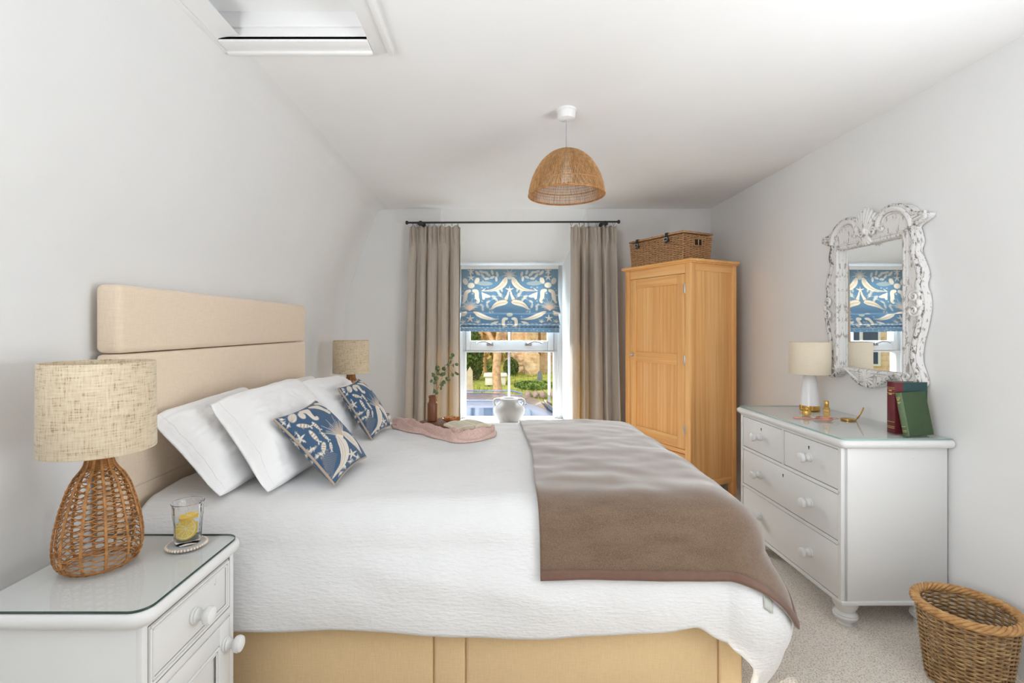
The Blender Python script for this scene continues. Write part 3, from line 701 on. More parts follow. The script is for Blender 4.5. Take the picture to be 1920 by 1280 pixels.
# ================================================================== rattan table lamps
def rattan_lamp(loc, label):
    t = thing('rattan_table_lamp', label, 'lamp', loc, 0.3, 'rattan bedside lamps')
    zp = [0, .01, .03, .06, .08, .12, .165, .215, .245, .263, .276, .292, .33]
    rp = [.072, .086, .096, .099, .098, .093, .083, .069, .055, .041, .033, .029, .029]
    R = lambda z: float(np.interp(z, zp, rp))
    zs = np.linspace(0, .33, 60)
    b = MB()
    for i in range(12):
        a0 = 2 * PI * i / 12
        for da in (-.03, .03):
            b.tube([((R(z) + .0015) * math.cos(a0 + da * .04 / max(R(z), .02)), (R(z) + .0015) * math.sin(a0 + da * .04 / max(R(z), .02)), z) for z in zs[::2]], .0025, 6)
    for i in range(24):
        a0 = 2 * PI * (i + .5) / 24
        if i % 2: continue
    obj('ribs', b, MAT['rattan'], t, ang=180)
    b = MB(); NS = 96
    zr = list(np.arange(.014, .27, .0080))
    for k, z in enumerate(zr):
        ph = PI * (k % 2); a = np.linspace(0, 2 * PI, NS, endpoint=False)
        zz = z + .0034 * np.sin(12 * a + ph); r = np.array([R(q) for q in zz]) + .0030 * np.cos(6 * a + ph)
        b.tube(np.stack([r * np.cos(a), r * np.sin(a), zz], 1), .0015, 5, closed=True)
    for z in list(np.arange(.270, .332, .0042)) + [.002, .006, .010]:
        a = np.linspace(0, 2 * PI, 48, endpoint=False); r = R(z) + .001 * np.cos(24 * a)
        b.tube(np.stack([r * np.cos(a), r * np.sin(a), 0 * a + z], 1), .0025, 5, closed=True)
    obj('woven_base', b, MAT['rattan'], t, ang=180)
    b = MB(); b.lathe([(.016, .30), (.016, .35), (.012, .36), (.012, .40), (.016, .405), (.016, .45)], 16); obj('lamp_holder', b, MAT['plastic'], t)
    b = MB(); b.lathe([(.012, .45), (.016, .46), (.028, .485), (.031, .51), (.024, .535), (0, .545)], 20); obj('bulb', b, MAT['ceramic'], t)
    b = MB(); z0, z1 = .318, .562
    b.lathe([(.131, z0), (.1325, z0 + .003), (.1305, z1 - .003), (.129, z1), (.127, z1 - .003), (.128, z0 + .003), (.131, z0)], 64, cap=False)
    s_ = obj('lamp_shade', b, MAT['linen_shade'], t, ang=60)
    b = MB()
    for a in (0, 2.1, 4.2): b.tube([(0, 0, z1 - .02), (.127 * math.cos(a), .127 * math.sin(a), z1 - .006)], .0018, 6)
    b.tube([(.014 * math.cos(x), .014 * math.sin(x), z1 - .02) for x in np.linspace(0, 2 * PI, 16, endpoint=False)], .002, 6, closed=True)
    obj('shade_ring', b, MAT['chrome'], s_); return t
la = rattan_lamp((-1.105, 1.348, NZ + .003), 'rattan table lamp with oatmeal linen shade on the glass-topped nightstand')
dup(la, (-1.085, 3.62, NZ + .003), 1.2, 'rattan lamp with linen shade in the far corner beyond the bed, beside the curtain')

# ---- coaster, tumbler, lemon
gx, gy = -.935, 1.462; gz = NZ + .0025
t = thing('coaster', 'round white beaded coaster under the tumbler of lemon water', 'coaster', (gx, gy, gz))
b = MB().lathe([(.05, 0), (.052, .002), (.052, .005), (.049, .0075), (0, .0075)], 40); obj('disc', b, MAT['matte_white'], t)
b = MB()
for i in range(40): a = 2 * PI * i / 40; b.ball((.0525 * math.cos(a), .0525 * math.sin(a), .0045), (.0042, .0032, .0040), 8, RZ(a))
obj('beaded_rim', b, plain('wooden_beads', srgb(226, 208, 190), .6, .15, 60), t)
gz += .0078
t = thing('tumbler', 'clear cut-glass tumbler of water with lemon on the white coaster', 'glass', (gx + .004, gy, gz))
NF = 60
def flute(r, z): 
    a = np.linspace(0, 2 * PI, NF, endpoint=False); k = .0026 * (z > .03) * np.abs(np.sin(a * 7)); rr = r - k
    return np.stack([rr * np.cos(a), rr * np.sin(a), 0 * a + z], 1)
pr = [(.030, 0), (.034, .003), (.036, .02), (.039, .06), (.042, .085), (.0435, .118), (.0445, .124), (.0432, .1255), (.0420, .124), (.041, .11), (.0395, .085), (.0365, .06), (.033, .02), (.031, .013), (.0, .012)]
v = np.concatenate([flute(r, z) if i < 6 else np.stack([r * np.cos(np.linspace(0, 2 * PI, NF, endpoint=False)), r * np.sin(np.linspace(0, 2 * PI, NF, endpoint=False)), np.full(NF, z)], 1) for i, (r, z) in enumerate(pr)])
b = MB().add(v, [(i * NF + j, i * NF + (j + 1) % NF, (i + 1) * NF + (j + 1) % NF, (i + 1) * NF + j) for i in range(len(pr) - 1) for j in range(NF)] + [tuple(range(NF - 1, -1, -1))])
obj('glass_wall', b, MAT['tumbler'], t, ang=50)
b = MB().lathe([(.030, .0135), (.0325, .02), (.0358, .06), (.0375, .078), (0, .078)], 40); obj('water', b, MAT['water'], t, ang=50)
flesh = NT('lemon_flesh'); a = flesh.noise(220, (1, 1, 1), 3); flesh.base(flesh.ramp(a, [(.3, srgb(232, 186, 40)), (.7, srgb(248, 220, 92))])); flesh.set(rough=.35, sub=.0)
rind = plain('lemon_rind', srgb(238, 192, 30), .4); pith = plain('lemon_pith', srgb(246, 236, 200), .5)
def lemon(c, M, label, r=.0315):
    t = thing('lemon_slice', label, 'lemon slice', c)
    obj('rind', MB().lathe([(r - .003, -.004), (r, -.003), (r, .003), (r - .003, .004), (r - .0035, 0), (r - .003, -.004)], 36, M=M, cap=False), rind, t)
    obj('pith', MB().lathe([(0, -.0036), (r - .003, -.0036), (r - .003, .0036), (0, .0036)], 36, M=M), pith, t)
    b = MB()
    for i in range(9):
        a0, a1 = 2 * PI * i / 9 + .05, 2 * PI * (i + 1) / 9 - .05; am = (a0 + a1) / 2
        P = [(.003 * math.cos(am), .003 * math.sin(am))] + [((r - .006) * math.cos(x), (r - .006) * math.sin(x)) for x in np.linspace(a0, a1, 6)]
        bb = bmesh.new(); vs = [bb.verts.new((p[0], p[1], -.0045)) for p in P]; bb.faces.new(vs)
        g = bmesh.ops.extrude_face_region(bb, geom=bb.faces[:])
        for q in g['geom']:
            if isinstance(q, bmesh.types.BMVert): q.co.z = .0045
        b.bm(bb, M)
    obj('flesh', b, flesh.m, t)
lemon((gx + .004, gy - .010, gz + .045), RY(.35) @ RX(PI / 2 - .55), 'slice of lemon standing against the glass wall, low in the tumbler')
lemon((gx + .002, gy + .006, gz + .079), RX(.12) @ RY(-.1), 'slice of lemon floating flat on the water in the tumbler', .027)

# ================================================================== chest of drawers
DZ = .83
t = chest = thing('chest_of_drawers', 'white painted chest of drawers with turned legs by the right wall', 'chest of drawers', (1.475, 2.49, 0), math.radians(.4))
DD, DH = .46, .43   # depth in +x, half width in y
b = MB(); b.box(.012, DD, -DH + .012, DH - .012, .115, DZ - .045, .003)
b.box(-.002, DD, -DH + .004, DH - .004, .112, .128, .003)
for z in (.588, .367): b.box(.0, .03, -DH + .02, DH - .02, z - .008, z + .008, .002)
b.box(.0, .03, -DH + .012, -DH + .032, .125, DZ - .045, .002); b.box(.0, .03, DH - .032, DH - .012, .125, DZ - .045, .002); b.box(.0, .03, -.008, .008, .596, DZ - .05, .002); b.box(.0, .03, -DH + .02, DH - .02, DZ - .056, DZ - .045, .002)
obj('body', b, MAT['furn'], t)
rr = lambda g: [(DD + .004, -DH - g)] + [(.0 - g + .02 - .02 * math.cos(x), -DH - g + .02 - .02 * math.sin(x)) for x in np.linspace(PI / 2, 0, 6)] + [(.0 - g + .02 - .02 * math.cos(x), DH + g - .02 + .02 * math.sin(x)) for x in np.linspace(0, PI / 2, 6)] + [(DD + .004, DH + g)]
prof = [(-.008, DZ - .046), (.006, DZ - .044), (.015, DZ - .036), (.018, DZ - .026), (.016, DZ - .016), (.008, DZ - .009), (.0, DZ - .008)]
b = slab(lambda g: rr(g)[::-1], prof); obj('top', b, MAT['furn'], t, ang=50, fixn=True)
b = slab(lambda g: rr(g)[::-1], [(.004, DZ - .008), (.005, DZ - .007), (.005, DZ - .003), (.004, DZ - .002)]); obj('glass_top', b, MAT['sheet_glass'], t, ang=30, fixn=True)
b = MB(); P = rr(.0055); n = len(P); b.add([(p[0], p[1], z) for z in (DZ - .0075, DZ - .0018) for p in P], [(j, j + 1, n + j + 1, n + j) for j in range(n - 1)]); o = obj('glass_edge', b, MAT['glass_edge_pale'], t); solid(o, .001, -1)
def drawer(y0, y1, z0, z1, ky):
    b = MB(); b.box(.003, .03, y0, y1, z0, z1, .003); d = obj('drawer', b, MAT['furn'], t)
    for y in ky: obj('knob', knob_mb((.004, y, (z0 + z1) / 2 + (.0 if z1 < .75 else .004)), '-X', .98), MAT['furn'], d)
    b = MB(); P = [(.0065, y0 - .0018, z0 - .0018), (.0065, y1 + .0018, z0 - .0018), (.0065, y1 + .0018, z1 + .0018), (.0065, y0 - .0018, z1 + .0018)]
    for i in range(4): b.tube([P[i], P[(i + 1) % 4]], .0016, 4)
    obj('worn_edge', b, MAT['crack'], d)
    if z0 > .3:
        b = MB(); y = (y0 + y1) / 2; b.lathe([(.004, -.002), (.004, .0025), (0, .0026)], 12, M=TR(.004, y, z1 - .034) @ RY(-PI / 2)); b.box(.0015, .004, y - .002, y + .002, z1 - .046, z1 - .034); obj('keyhole', b, MAT['dark'], d)
ky = .235
drawer(-DH + .034, -.010, .599, DZ - .059, (-.21,)); drawer(.010, DH - .034, .599, DZ - .059, (.215,))
drawer(-DH + .034, DH - .034, .378, .577, (-.215, .215)); drawer(-DH + .034, DH - .034, .131, .356, (-.215, .215))
leg = [(.030, 0), (.032, .006), (.026, .012), (.034, .022), (.046, .034), (.0475, .041), (.043, .046), (.046, .052), (.034, .062), (.040, .075), (.049, .092), (.050, .104), (.045, .113)]
for x in (.058, DD - .06):
    for y in (-DH + .066, DH - .066): obj('leg', MB().lathe(leg, 28, (x, y, 0)), MAT['furn'], t)

# ---- little white lamp on the chest
t = thing('table_lamp', 'small white ceramic lamp with gold foot ring on the chest of drawers', 'lamp', (1.80, 2.775, DZ - .0015))
obj('base', MB().lathe([(.05, .028), (.049, .04), (.044, .10), (.038, .155), (.032, .19), (.022, .205), (0, .207)], 40), MAT['ceramic'], t)
obj('foot_ring', MB().lathe([(.048, 0), (.051, .003), (.0505, .028), (.047, .029), (0, .029)], 40), MAT['gold'], t)
obj('lamp_holder', MB().lathe([(.008, .2), (.008, .25), (.013, .252), (.013, .29), (.02, .31), (.022, .33), (.015, .345), (0, .35)], 18), MAT['plastic'], t)
obj('lamp_shade', MB().lathe([(.103, .207), (.104, .21), (.104, .386), (.103, .389), (.101, .386), (.101, .21), (.103, .207)], 56, cap=False), MAT['cream_shade'], t, ang=60)

# ---- two old books
def book(name, label, c, w_, h, th, M, cover, spine, gilt, sw):
    t = thing(name, label, 'book', c)
    b = MB(); b.box(0, w_, -.0025, .0, 0, h, .0008, M=M); b.box(0, w_, th, th + .0025, 0, h, .0008, M=M); obj('cover', b, cover, t)
    b = MB(); b.grid(9, 2, lambda u, v: tuple(M @ Vector((-.004 * math.sin(PI * u) - .001, -.0025 + u * (th + .005), v * h))))
    b.box(-.001, sw, -.0032, -.0008, .0, h, .0005, M=M); b.box(-.001, .03, th + .0008, th + .0032, 0, h, .0005, M=M)
    s_ = obj('spine', b, spine, t); solid(s_, .0012, -1)
    for z in (.10, .13, .22, .86, .89, .78):
        obj('gilt_band', MB().grid(9, 2, lambda u, v: tuple(M @ Vector((-.0058 * math.sin(PI * (.08 + .84 * u)) - .0012, -.0018 + u * (th + .0036), h * z + v * .0022)))), gilt, s_)
    for z in (.82, .75):
        obj('gilt_title', MB().grid(7, 2, lambda u, v: tuple(M @ Vector((-.0058 * math.sin(PI * (.25 + .5 * u)) - .0014, th * (.25 + .5 * u), h * z + v * .006)))), gilt, s_)
    b = MB(); b.box(.001, w_ - .004, 0, th, .003, h - .003, M=M); obj('page_block', b, plain('aged_paper', srgb(216, 200, 168), .9, .05, 80), t)
gilt = plain('worn_gilt', srgb(206, 178, 116), .45, metal=.5)
book('book', 'taller book with maroon leather spine and dark teal boards', (1.772, 2.150, DZ - .001), .15, .228, .034, RZ(.05), plain('teal_cloth', srgb(46, 74, 76), .8, .08, 40), plain('maroon_leather', srgb(104, 34, 42), .45, .18, 30), gilt, .036)
book('book', 'shorter green cloth book leaning in front of the maroon one', (1.782, 2.092, DZ - .001), .118, .188, .018, RZ(.06) @ RX(-.16) @ RY(-.055), plain('green_cloth', srgb(60, 80, 52), .8, .08, 40), plain('green_spine', srgb(96, 116, 84), .7, .1, 40), gilt, .006)

# ---- scent and trinkets
px_, py_ = 1.66, 2.44
t = thing('perfume_bottle', 'tall faceted gold perfume bottle on the chest of drawers', 'perfume bottle', (1.722, 2.52, DZ - .0015))
amber = NT('amber_glass').base(srgb(240, 205, 120)).set(rough=.02, trans=.7, metal=.2).m
obj('bottle', MB().lathe([(.014, 0), (.0155, .003), (.013, .012), (.016, .02), (.013, .029), (.016, .038), (.013, .047), (.015, .054), (.011, .058), (0, .058)], 8), amber, t, ang=10)
obj('cap', MB().lathe([(.0095, .058), (.0105, .06), (.0105, .088), (.0095, .09), (0, .09)], 20), MAT['gold'], t)
t = thing('perfume_bottle', 'squat round perfume bottle with gold top in front of the white lamp', 'perfume bottle', (1.668, 2.60, DZ - .0015))
obj('bottle', MB().lathe([(.014, 0), (.021, .004), (.023, .014), (.019, .024), (.011, .029), (0, .029)], 10), amber, t, ang=10)
obj('cap', MB().lathe([(.010, .029), (.014, .032), (.014, .042), (.010, .046), (0, .046)], 16), MAT['gold'], t)
t = thing('compact_mirror', 'open gold compact mirror standing on the glass of the chest', 'compact mirror', (1.80, 2.47, DZ - .0015), -.63)
obj('case', MB().lathe([(.033, 0), (.035, .002), (.035, .006), (.032, .008), (0, .008)], 36), MAT['gold'], t)
M = TR(.034, 0, .008) @ RY(.42) @ TR(0, 0, .034) @ RY(PI / 2)
l = obj('lid', MB().lathe([(0, -.003), (.033, -.003), (.035, 0), (.033, .003), (0, .003)], 36, M=M), MAT['gold'], t)
obj('mirror_glass', MB().lathe([(0, -.0036), (.029, -.0036), (.029, -.003)], 32, M=M), MAT['mirror'], l)
b = MB()
for k in range(5):
    a = np.linspace(0, 2 * PI, 60, endpoint=False); r = .032 + .004 * k * math.sin(k * 2.1)
    b.tube(np.stack([r * np.cos(a) * 1.15, (r * .85) * np.sin(a), .004 + .002 * k * .8 + .002 * np.sin(a * 2 + k)], 1) + np.array((1.66 + .006 * k, 2.46 + .008 * math.cos(k * 2), DZ)), .0014, 6, closed=True)
obj('bracelet', b, MAT['rose'], label='tangle of thin rose-gold bangles beside the tall perfume bottle', cat='bangles')
t = thing('hair_comb', 'flat rose-gold hair comb lying before the squat perfume bottle', 'comb', (1.60, 2.52, DZ - .0015), -.5)
b = MB(); b.box(-.045, .045, -.006, .006, 0, .004, .0015)
for i in range(17): b.tube([(-.042 + i * .00525, -.004, .002), (-.042 + i * .00525, -.028, .0018)], .0011, 5)
obj('comb_body', b, MAT['rose'], t)

# ================================================================== ornate wall mirror
MYC, MZ0 = 2.468, .992
MW = thing('wall_mirror', 'ornate distressed white carved mirror hung above the chest of drawers', 'mirror', (XR - .006, MYC, MZ0), math.radians(0.8))
# local: x = out from wall is -x, y along the wall, z up.  outline helper -> (y,z)
half = [(.0, .004), (.05, .012), (.10, .040), (.15, .072), (.195, .068), (.235, .040), (.275, .034), (.298, .058), (.288, .10), (.268, .16), (.276, .24), (.298, .32), (.312, .40), (.308, .45), (.292, .50), (.302, .55), (.282, .61), (.264, .66), (.276, .70), (.266, .745), (.262, .772), (.318, .798), (.326, .818), (.262, .836), (.236, .864), (.185, .892), (.130, .897), (.088, .882), (.06, .862), (.03, .858), (0, .858)]
R_ = catmull(half, 5); out = [tuple(p) for p in R_] + [(-p[0], p[1]) for p in R_[-2:0:-1]]
GW, G0, G1 = .212, .090, .738
# prism() works in (x,z) with depth y : map x->local y, depth->-x
MM = Matrix(((0, 1, 0, 0), (1, 0, 0, 0), (0, 0, 1, 0), (0, 0, 0, 1)))
hole = [(-GW, G0), (GW, G0), (GW, G1), (-GW, G1)]
b = MB().prism(out, -.004, -.045, M=MM, holes=[hole]); frame = obj('carved_frame', b, MAT['mirror_paint'], MW, ang=40, fixn=True)
b = MB().box(-.022, -.012, -GW - .004, GW + .004, G0 - .004, G1 + .004); obj('mirror_glass', b, MAT['mirror'], MW)
b = MB(); o3 = [(-.046, p[0] * .975, .43 + (p[1] - .43) * .985) for p in out]
b.tube(o3, .0115, 8, closed=True); obj('edge_moulding', b, MAT['mirror_dark'], frame, ang=180)
b = MB()
for d, r, x in ((.006, .009, -.046), (.020, .006, -.046)):
    P = [(x, -GW - d, G0 - d), (x, GW + d, G0 - d), (x, GW + d, G1 + d), (x, -GW - d, G1 + d)]
    for i in range(4): b.tube([P[i], P[(i + 1) % 4]], r, 8)
for (p, q) in (((-GW - .013, G0), (-GW - .013, G1)), ((GW + .013, G0), (GW + .013, G1))):
    for k in range(48): z = p[1] + (q[1] - p[1]) * (k + .5) / 48; b.ball((-.049, p[0], z), .0045, 6)
obj('inner_moulding', b, MAT['mirror_paint'], frame, ang=60)
for s_ in (-1, 1):
    b = MB(); A = catmull([(-.050, s_ * y, z) for y, z in ((.255, .77), (.250, .80), (.225, .842), (.18, .870), (.13, .876), (.092, .862), (.07, .83), (.072, .80), (.088, .79), (.094, .802))], 6)
    b.tube(A, np.linspace(.012, .016, len(A)) * np.where(np.arange(len(A)) > len(A) * .75, .7, 1), 8)
    b.tube(catmull([(-.048, s_ * y, z) for y, z in ((.245, .77), (.238, .80), (.215, .835), (.18, .852), (.135, .857), (.105, .845), (.09, .822))], 6), .006, 6)
    for dz in (0, .014, .027): b.tube([(-.048, s_ * .252, .776 + dz * 1.3), (-.050, s_ * .30, .786 + dz * 1.2), (-.050, s_ * .328, .798 + dz * .9)], .0075, 6)
    obj('arch_moulding', b, MAT['mirror_paint'], frame, ang=60); b = MB()
    for zc_, fl in ((.44, 1), (.395, -1)):
        th_ = np.linspace(0, 3.6 * PI, 40); rr_ = .026 * (1 - th_ / (4.2 * PI))
        b.tube(np.stack([np.full(40, -.052) - .008 * np.sin(th_ / 3.6), s_ * (.278 + rr_ * np.cos(th_)), zc_ + fl * rr_ * np.sin(th_) + fl * .01], 1), np.linspace(.008, .004, 40), 6)
    b.ball((-.052, s_ * .296, .418), (.016, .02, .024), 10)
    obj('side_scroll', b, MAT['mirror_paint'], frame, ang=60); b = MB()
    b.tube(catmull([(-.050, s_ * y, z) for y, z in ((.285, .075), (.27, .052), (.238, .052), (.215, .075), (.228, .094), (.245, .086), (.238, .074))], 6), .008, 6)
    b.tube(catmull([(-.050, s_ * y, z) for y, z in ((.21, .082), (.16, .088), (.11, .06), (.06, .032))], 6), .008, 6)
    obj('lower_scroll', b, MAT['mirror_paint'], frame, ang=60)
b = MB()
for i in range(9):
    a = (i - 4) * .20; L = .115 - .006 * abs(i - 4); c = (-.056 - .006 * math.cos(a * 2), -math.sin(a) * L * .62, .812 + math.cos(a) * L * .62 - .02)
    b.ball(c, (.012, .0095, L * .52), 10, RX(a))
b.ball((-.066, 0, .800), (.012, .014, .017), 12); b.ball((-.054, 0, .80), (.014, .022, .026), 12)
for i in range(5): a = (i - 2) * .34; b.ball((-.056, math.sin(a) * .030, .776 - math.cos(a) * .022), (.010, .008, .030), 8, RX(a))
for s_ in (-1, 1):
    th_ = np.linspace(0, 3 * PI, 30); rr_ = .022 * (1 - th_ / (3.6 * PI)); b.tube(np.stack([np.full(30, -.056), s_ * (.038 + rr_ * np.cos(th_)), .792 + rr_ * np.sin(th_)], 1), .006, 6)
obj('shell_crest', b, MAT['mirror_paint'], frame, ang=60)
b = MB()
for i in range(12):
    a = 2 * PI * i / 12; b.ball((-.054, math.cos(a) * .026, .048 + math.sin(a) * .026), (.009, .020, .0065), 8, RX(a))
for i in range(7):
    a = 2 * PI * i / 7; b.ball((-.061, math.cos(a) * .012, .048 + math.sin(a) * .012), (.008, .012, .005), 8, RX(a))
b.ball((-.066, 0, .048), .007, 8); obj('rosette', b, MAT['mirror_paint'], frame, ang=60)

# ================================================================== weaving helper
def weave(path_fn, n_stake, z0, z1, dz, r, amp, samples, skip=None):
    """rows of rods going over and under upright stakes. path_fn(t,z)->(x,y,nx,ny)"""
    b = MB(); t = np.linspace(0, 1, samples, endpoint=False)
    for k, z in enumerate(np.arange(z0, z1, dz)):
        w_ = amp * np.sin(PI * n_stake * t + PI * (k % 2)); P = []
        for i, tt in enumerate(t):
            x, y, nx, ny = path_fn(tt, z); P.append((x + nx * w_[i], y + ny * w_[i], z + .12 * dz * math.sin(17 * tt * 2 * PI + k)))
        b.tube(P, r, 5, closed=True)
    return b
# ---- waste paper basket
BKX, BKY, BKH = 1.715, 1.765, .285
RB = lambda z: .108 + (.139 - .108) * (z / BKH) ** .9
t = thing('waste_basket', 'round woven willow waste basket with plaited rim by the right wall', 'basket', (BKX, BKY, 0))
NSK = 32
cp = lambda tt, z: (RB(z) * math.cos(2 * PI * tt), RB(z) * math.sin(2 * PI * tt), math.cos(2 * PI * tt), math.sin(2 * PI * tt))
obj('woven_side', weave(cp, NSK, .004, BKH - .012, .0074, .0037, .0040, 192), MAT['willow'], t, ang=180)
b = MB()
for i in range(NSK):
    a = 2 * PI * i / NSK; b.tube([(RB(z) * math.cos(a), RB(z) * math.sin(a), z) for z in (.0, .1, .2, BKH - .005)], .0030, 6)
obj('stakes', b, MAT['willow'], t)
b = MB(); n = 260
for k in range(5):
    a = np.linspace(0, 2 * PI, n, endpoint=False); ph = a * 9 + 2 * PI * k / 5
    rr_ = RB(BKH) + .004 + .0105 * np.cos(ph); b.tube(np.stack([rr_ * np.cos(a), rr_ * np.sin(a), BKH - .004 + .0095 * np.sin(ph)], 1), .0066, 6, closed=True)
obj('plaited_rim', b, MAT['willow_rim'], t, ang=180)
b = MB(); b.lathe([(0, .004), (RB(0) - .004, .004), (RB(0) - .004, .012), (0, .012)], 40); obj('bottom', b, MAT['willow'], t)

# ================================================================== wardrobe
WA = math.radians(-63.5)       # local +y points to the back, local x along the front (left -> right)
WT_, WWD, WDP = 1.803, .755, .535
Bc = np.array((1.395, 3.455)); ex = np.array((.446, -.895)); ey = np.array((.895, .446))
orig = Bc - ex * WWD
t = ward = thing('wardrobe', 'single door pine wardrobe standing angled in the far right corner', 'wardrobe', (orig[0], orig[1], 0), math.atan2(ex[1], ex[0]))
I = .032; x0, x1, y0, y1 = I, WWD - I, I, WDP - .012; zt = WT_ - .03
DZ0, DZ1 = .405, zt - .075
b = MB(); b.box(x0 + .03, x1 - .03, y0 + .03, y1, .14, zt - .01); b.box(x1 - .032, x1 - .012, y0 + .035, y1 - .03, .12, zt, .001); b.box(x0 + .012, x0 + .032, y0 + .035, y1 - .03, .12, zt, .001)
car = obj('carcass', b, MAT['pine'], t)
for (xa, xb_, ya, yb) in ((x0, x0 + .055, y0, y0 + .045), (x1 - .055, x1, y0, y0 + .045), (x1 - .045, x1, y1 - .04, y1), (x0, x0 + .045, y1 - .04, y1)):
    obj('corner_post', MB().box(xa, xb_, ya, yb, .0, zt, .003), MAT['pine'], t)
for (za, zb_) in ((DZ1 + .003, zt), (DZ0 - .035, DZ0 - .004), (.12, .16)): obj('front_rail', MB().box(x0 + .055, x1 - .055, y0 + .004, y0 + .04, za, zb_, .002), MAT['pine_h'], t)
pine_x = pine('pine_across', vec=(70, 1.6, 70))
for (za, zb_) in ((zt - .055, zt), (.115, .165)): obj('side_rail', MB().box(x1 - .03, x1 - .006, y0 + .045, y1 - .04, za, zb_, .002), pine_x, t)
b = MB()
b.box(x0 - .010, x1 + .010, y0 - .010, y1 + .004, zt, zt + .010, .004); b.box(x0 - .026, x1 + .026, y0 - .026, y1 + .008, zt + .008, WT_, .008, 3)
obj('cornice', b, MAT['pine_h'], t)
dx0, dx1 = x0 + .0575, x1 - .0575; yd = y0 + .003
b = MB(); b.box(dx0 + .05, dx1 - .06, yd + .010, yd + .018, DZ0 + .07, DZ1 - .07)
b.box(dx0, dx0 + .065, yd, yd + .022, DZ0, DZ1, .003); b.box(dx1 - .075, dx1, yd, yd + .022, DZ0, DZ1, .003)
door = obj('door', b, MAT['pine'], t)
zm = CH - (672 - CY) / F * 3.72
for (za, zb_) in ((DZ0, DZ0 + .085), (DZ1 - .075, DZ1), (zm - .042, zm + .042)): obj('door_rail', MB().box(dx0 + .065, dx1 - .075, yd, yd + .022, za, zb_, .003), MAT['pine_h'], door)
b = MB()
for k in range(1, 12):
    xx = dx0 + .065 + (dx1 - dx0 - .14) * k / 12
    for (za, zb_) in ((DZ0 + .085, zm - .042), (zm + .042, DZ1 - .075)): b.box(xx - .0007, xx + .0007, yd + .0097, yd + .012, za, zb_)
obj('panel_groove', b, plain('pine_groove', srgb(205, 142, 80), .6), door)
b = MB(); b.lathe([(.011, 0), (.007, .004), (.006, .012), (.012, .018), (.0145, .025), (.011, .032), (0, .034)], 20, M=TR(dx0 + .033, yd, zm + .012) @ RX(PI / 2)); obj('knob', b, MAT['chrome'], door)
for z in (DZ1 - .11, zm + .0, DZ0 + .14):
    b = MB(); b.lathe([(.0045, -.035), (.0052, -.033), (.0052, .033), (.0045, .035)], 10, (dx1 + .001, yd - .003, z)); b.box(dx1 - .012, dx1 + .0, yd - .002, yd + .002, z - .034, z + .034); obj('hinge', b, MAT['chrome'], door)
b = MB(); b.box(dx0, dx1, yd, yd + .022, .165, DZ0 - .040, .004); dr = obj('drawer', b, MAT['pine_h'], t)
for x in (dx0 + .14, dx1 - .14):
    b = MB(); b.lathe([(.011, 0), (.007, .004), (.006, .012), (.012, .018), (.0145, .025), (.011, .032), (0, .034)], 20, M=TR(x, yd, .26) @ RX(PI / 2)); obj('knob', b, MAT['chrome'], dr)

# ---- hamper on top
HL, HDp, HH = .535, .285, .185
ho = np.array((1.368, 3.545)) - ex * HL
t = thing('wicker_hamper', 'lidded wicker hamper with black straps on top of the wardrobe', 'hamper', (ho[0], ho[1], WT_ + .001), math.atan2(ex[1], ex[0]))
def hp(grow):
    def f(tt, z):
        g = grow + .010 * (z / HH); L, D = HL + 2 * g, HDp + 2 * g; r = .022; per = 2 * (L + D); s_ = tt * per
        for (ox, oy, dx, dy, ln) in ((-g, -g, 1, 0, L), (HL + g, -g, 0, 1, D), (HL + g, HDp + g, -1, 0, L), (-g, HDp + g, 0, -1, D)):
            if s_ <= ln: return (ox + dx * s_, oy + dy * s_, dy, -dx)
            s_ -= ln
        return (-g, -g, -1, 0)
    return f
NST = 52
obj('woven_body', weave(hp(0), NST, .005, HH - .004, .0083, .0042, .0044, 312), MAT['hamper'], t, ang=180)
b = MB()
for i in range(NST):
    x, y, _, _ = hp(0)((i + .0) / NST, 0); x2, y2, _, _ = hp(0)((i + .0) / NST, HH); b.tube([(x, y, 0), (x2, y2, HH)], .0035, 5)
obj('stakes', b, MAT['hamper'], t)
b = MB(); b.box(.012, HL - .012, .012, HDp - .012, .003, HH - .01); obj('lining', b, MAT['dark'], t)  # dark box added inside, stands in for shade behind the weave
b = MB()
for k, (gy_, r) in enumerate([(-.013, .0075), (HDp + .013, .0075)]): b.tube([(-.014, gy_, HH + .014), (HL + .014, gy_, HH + .014)], r, 8)
for gx_ in (-.013, HL + .013): b.tube([(gx_, -.014, HH + .014), (gx_, HDp + .014, HH + .014)], .0075, 8)
for k in range(34):
    y = -.008 + (HDp + .016) * k / 33; xs = np.linspace(-.010, HL + .010, 70); b.tube(np.stack([xs, 0 * xs + y, HH + .017 + .0035 * np.sin(xs * 60 + PI * (k % 2))], 1), .0044, 5)
lid = obj('lid', b, MAT['hamper'], t, ang=180)
for x in (.085, .40):
    b = MB(); b.box(x - .012, x + .012, -.026, -.020, HH - .050, HH + .026, .002); b.box(x - .012, x + .012, -.026, .05, HH + .023, HH + .027, .001); b.box(x - .020, x + .020, -.030, -.022, HH - .040, HH - .010, .003)
    b.box(x + .012, x + .030, -.036, -.022, HH - .046, HH - .028, .003)
    s_ = obj('strap', b, MAT['leather'], t)
    obj('buckle', MB().tube([(x - .016, -.032, HH - .034), (x + .016, -.032, HH - .034), (x + .016, -.032, HH - .012), (x - .016, -.032, HH - .012)], .0018, 6, closed=True), MAT['chrome'], s_)
b = MB(); b.box(HL + .004, HL + .016, .105, .175, HH - .075, HH - .035, .003); h_ = obj('hand_hole', b, MAT['dark'], t)
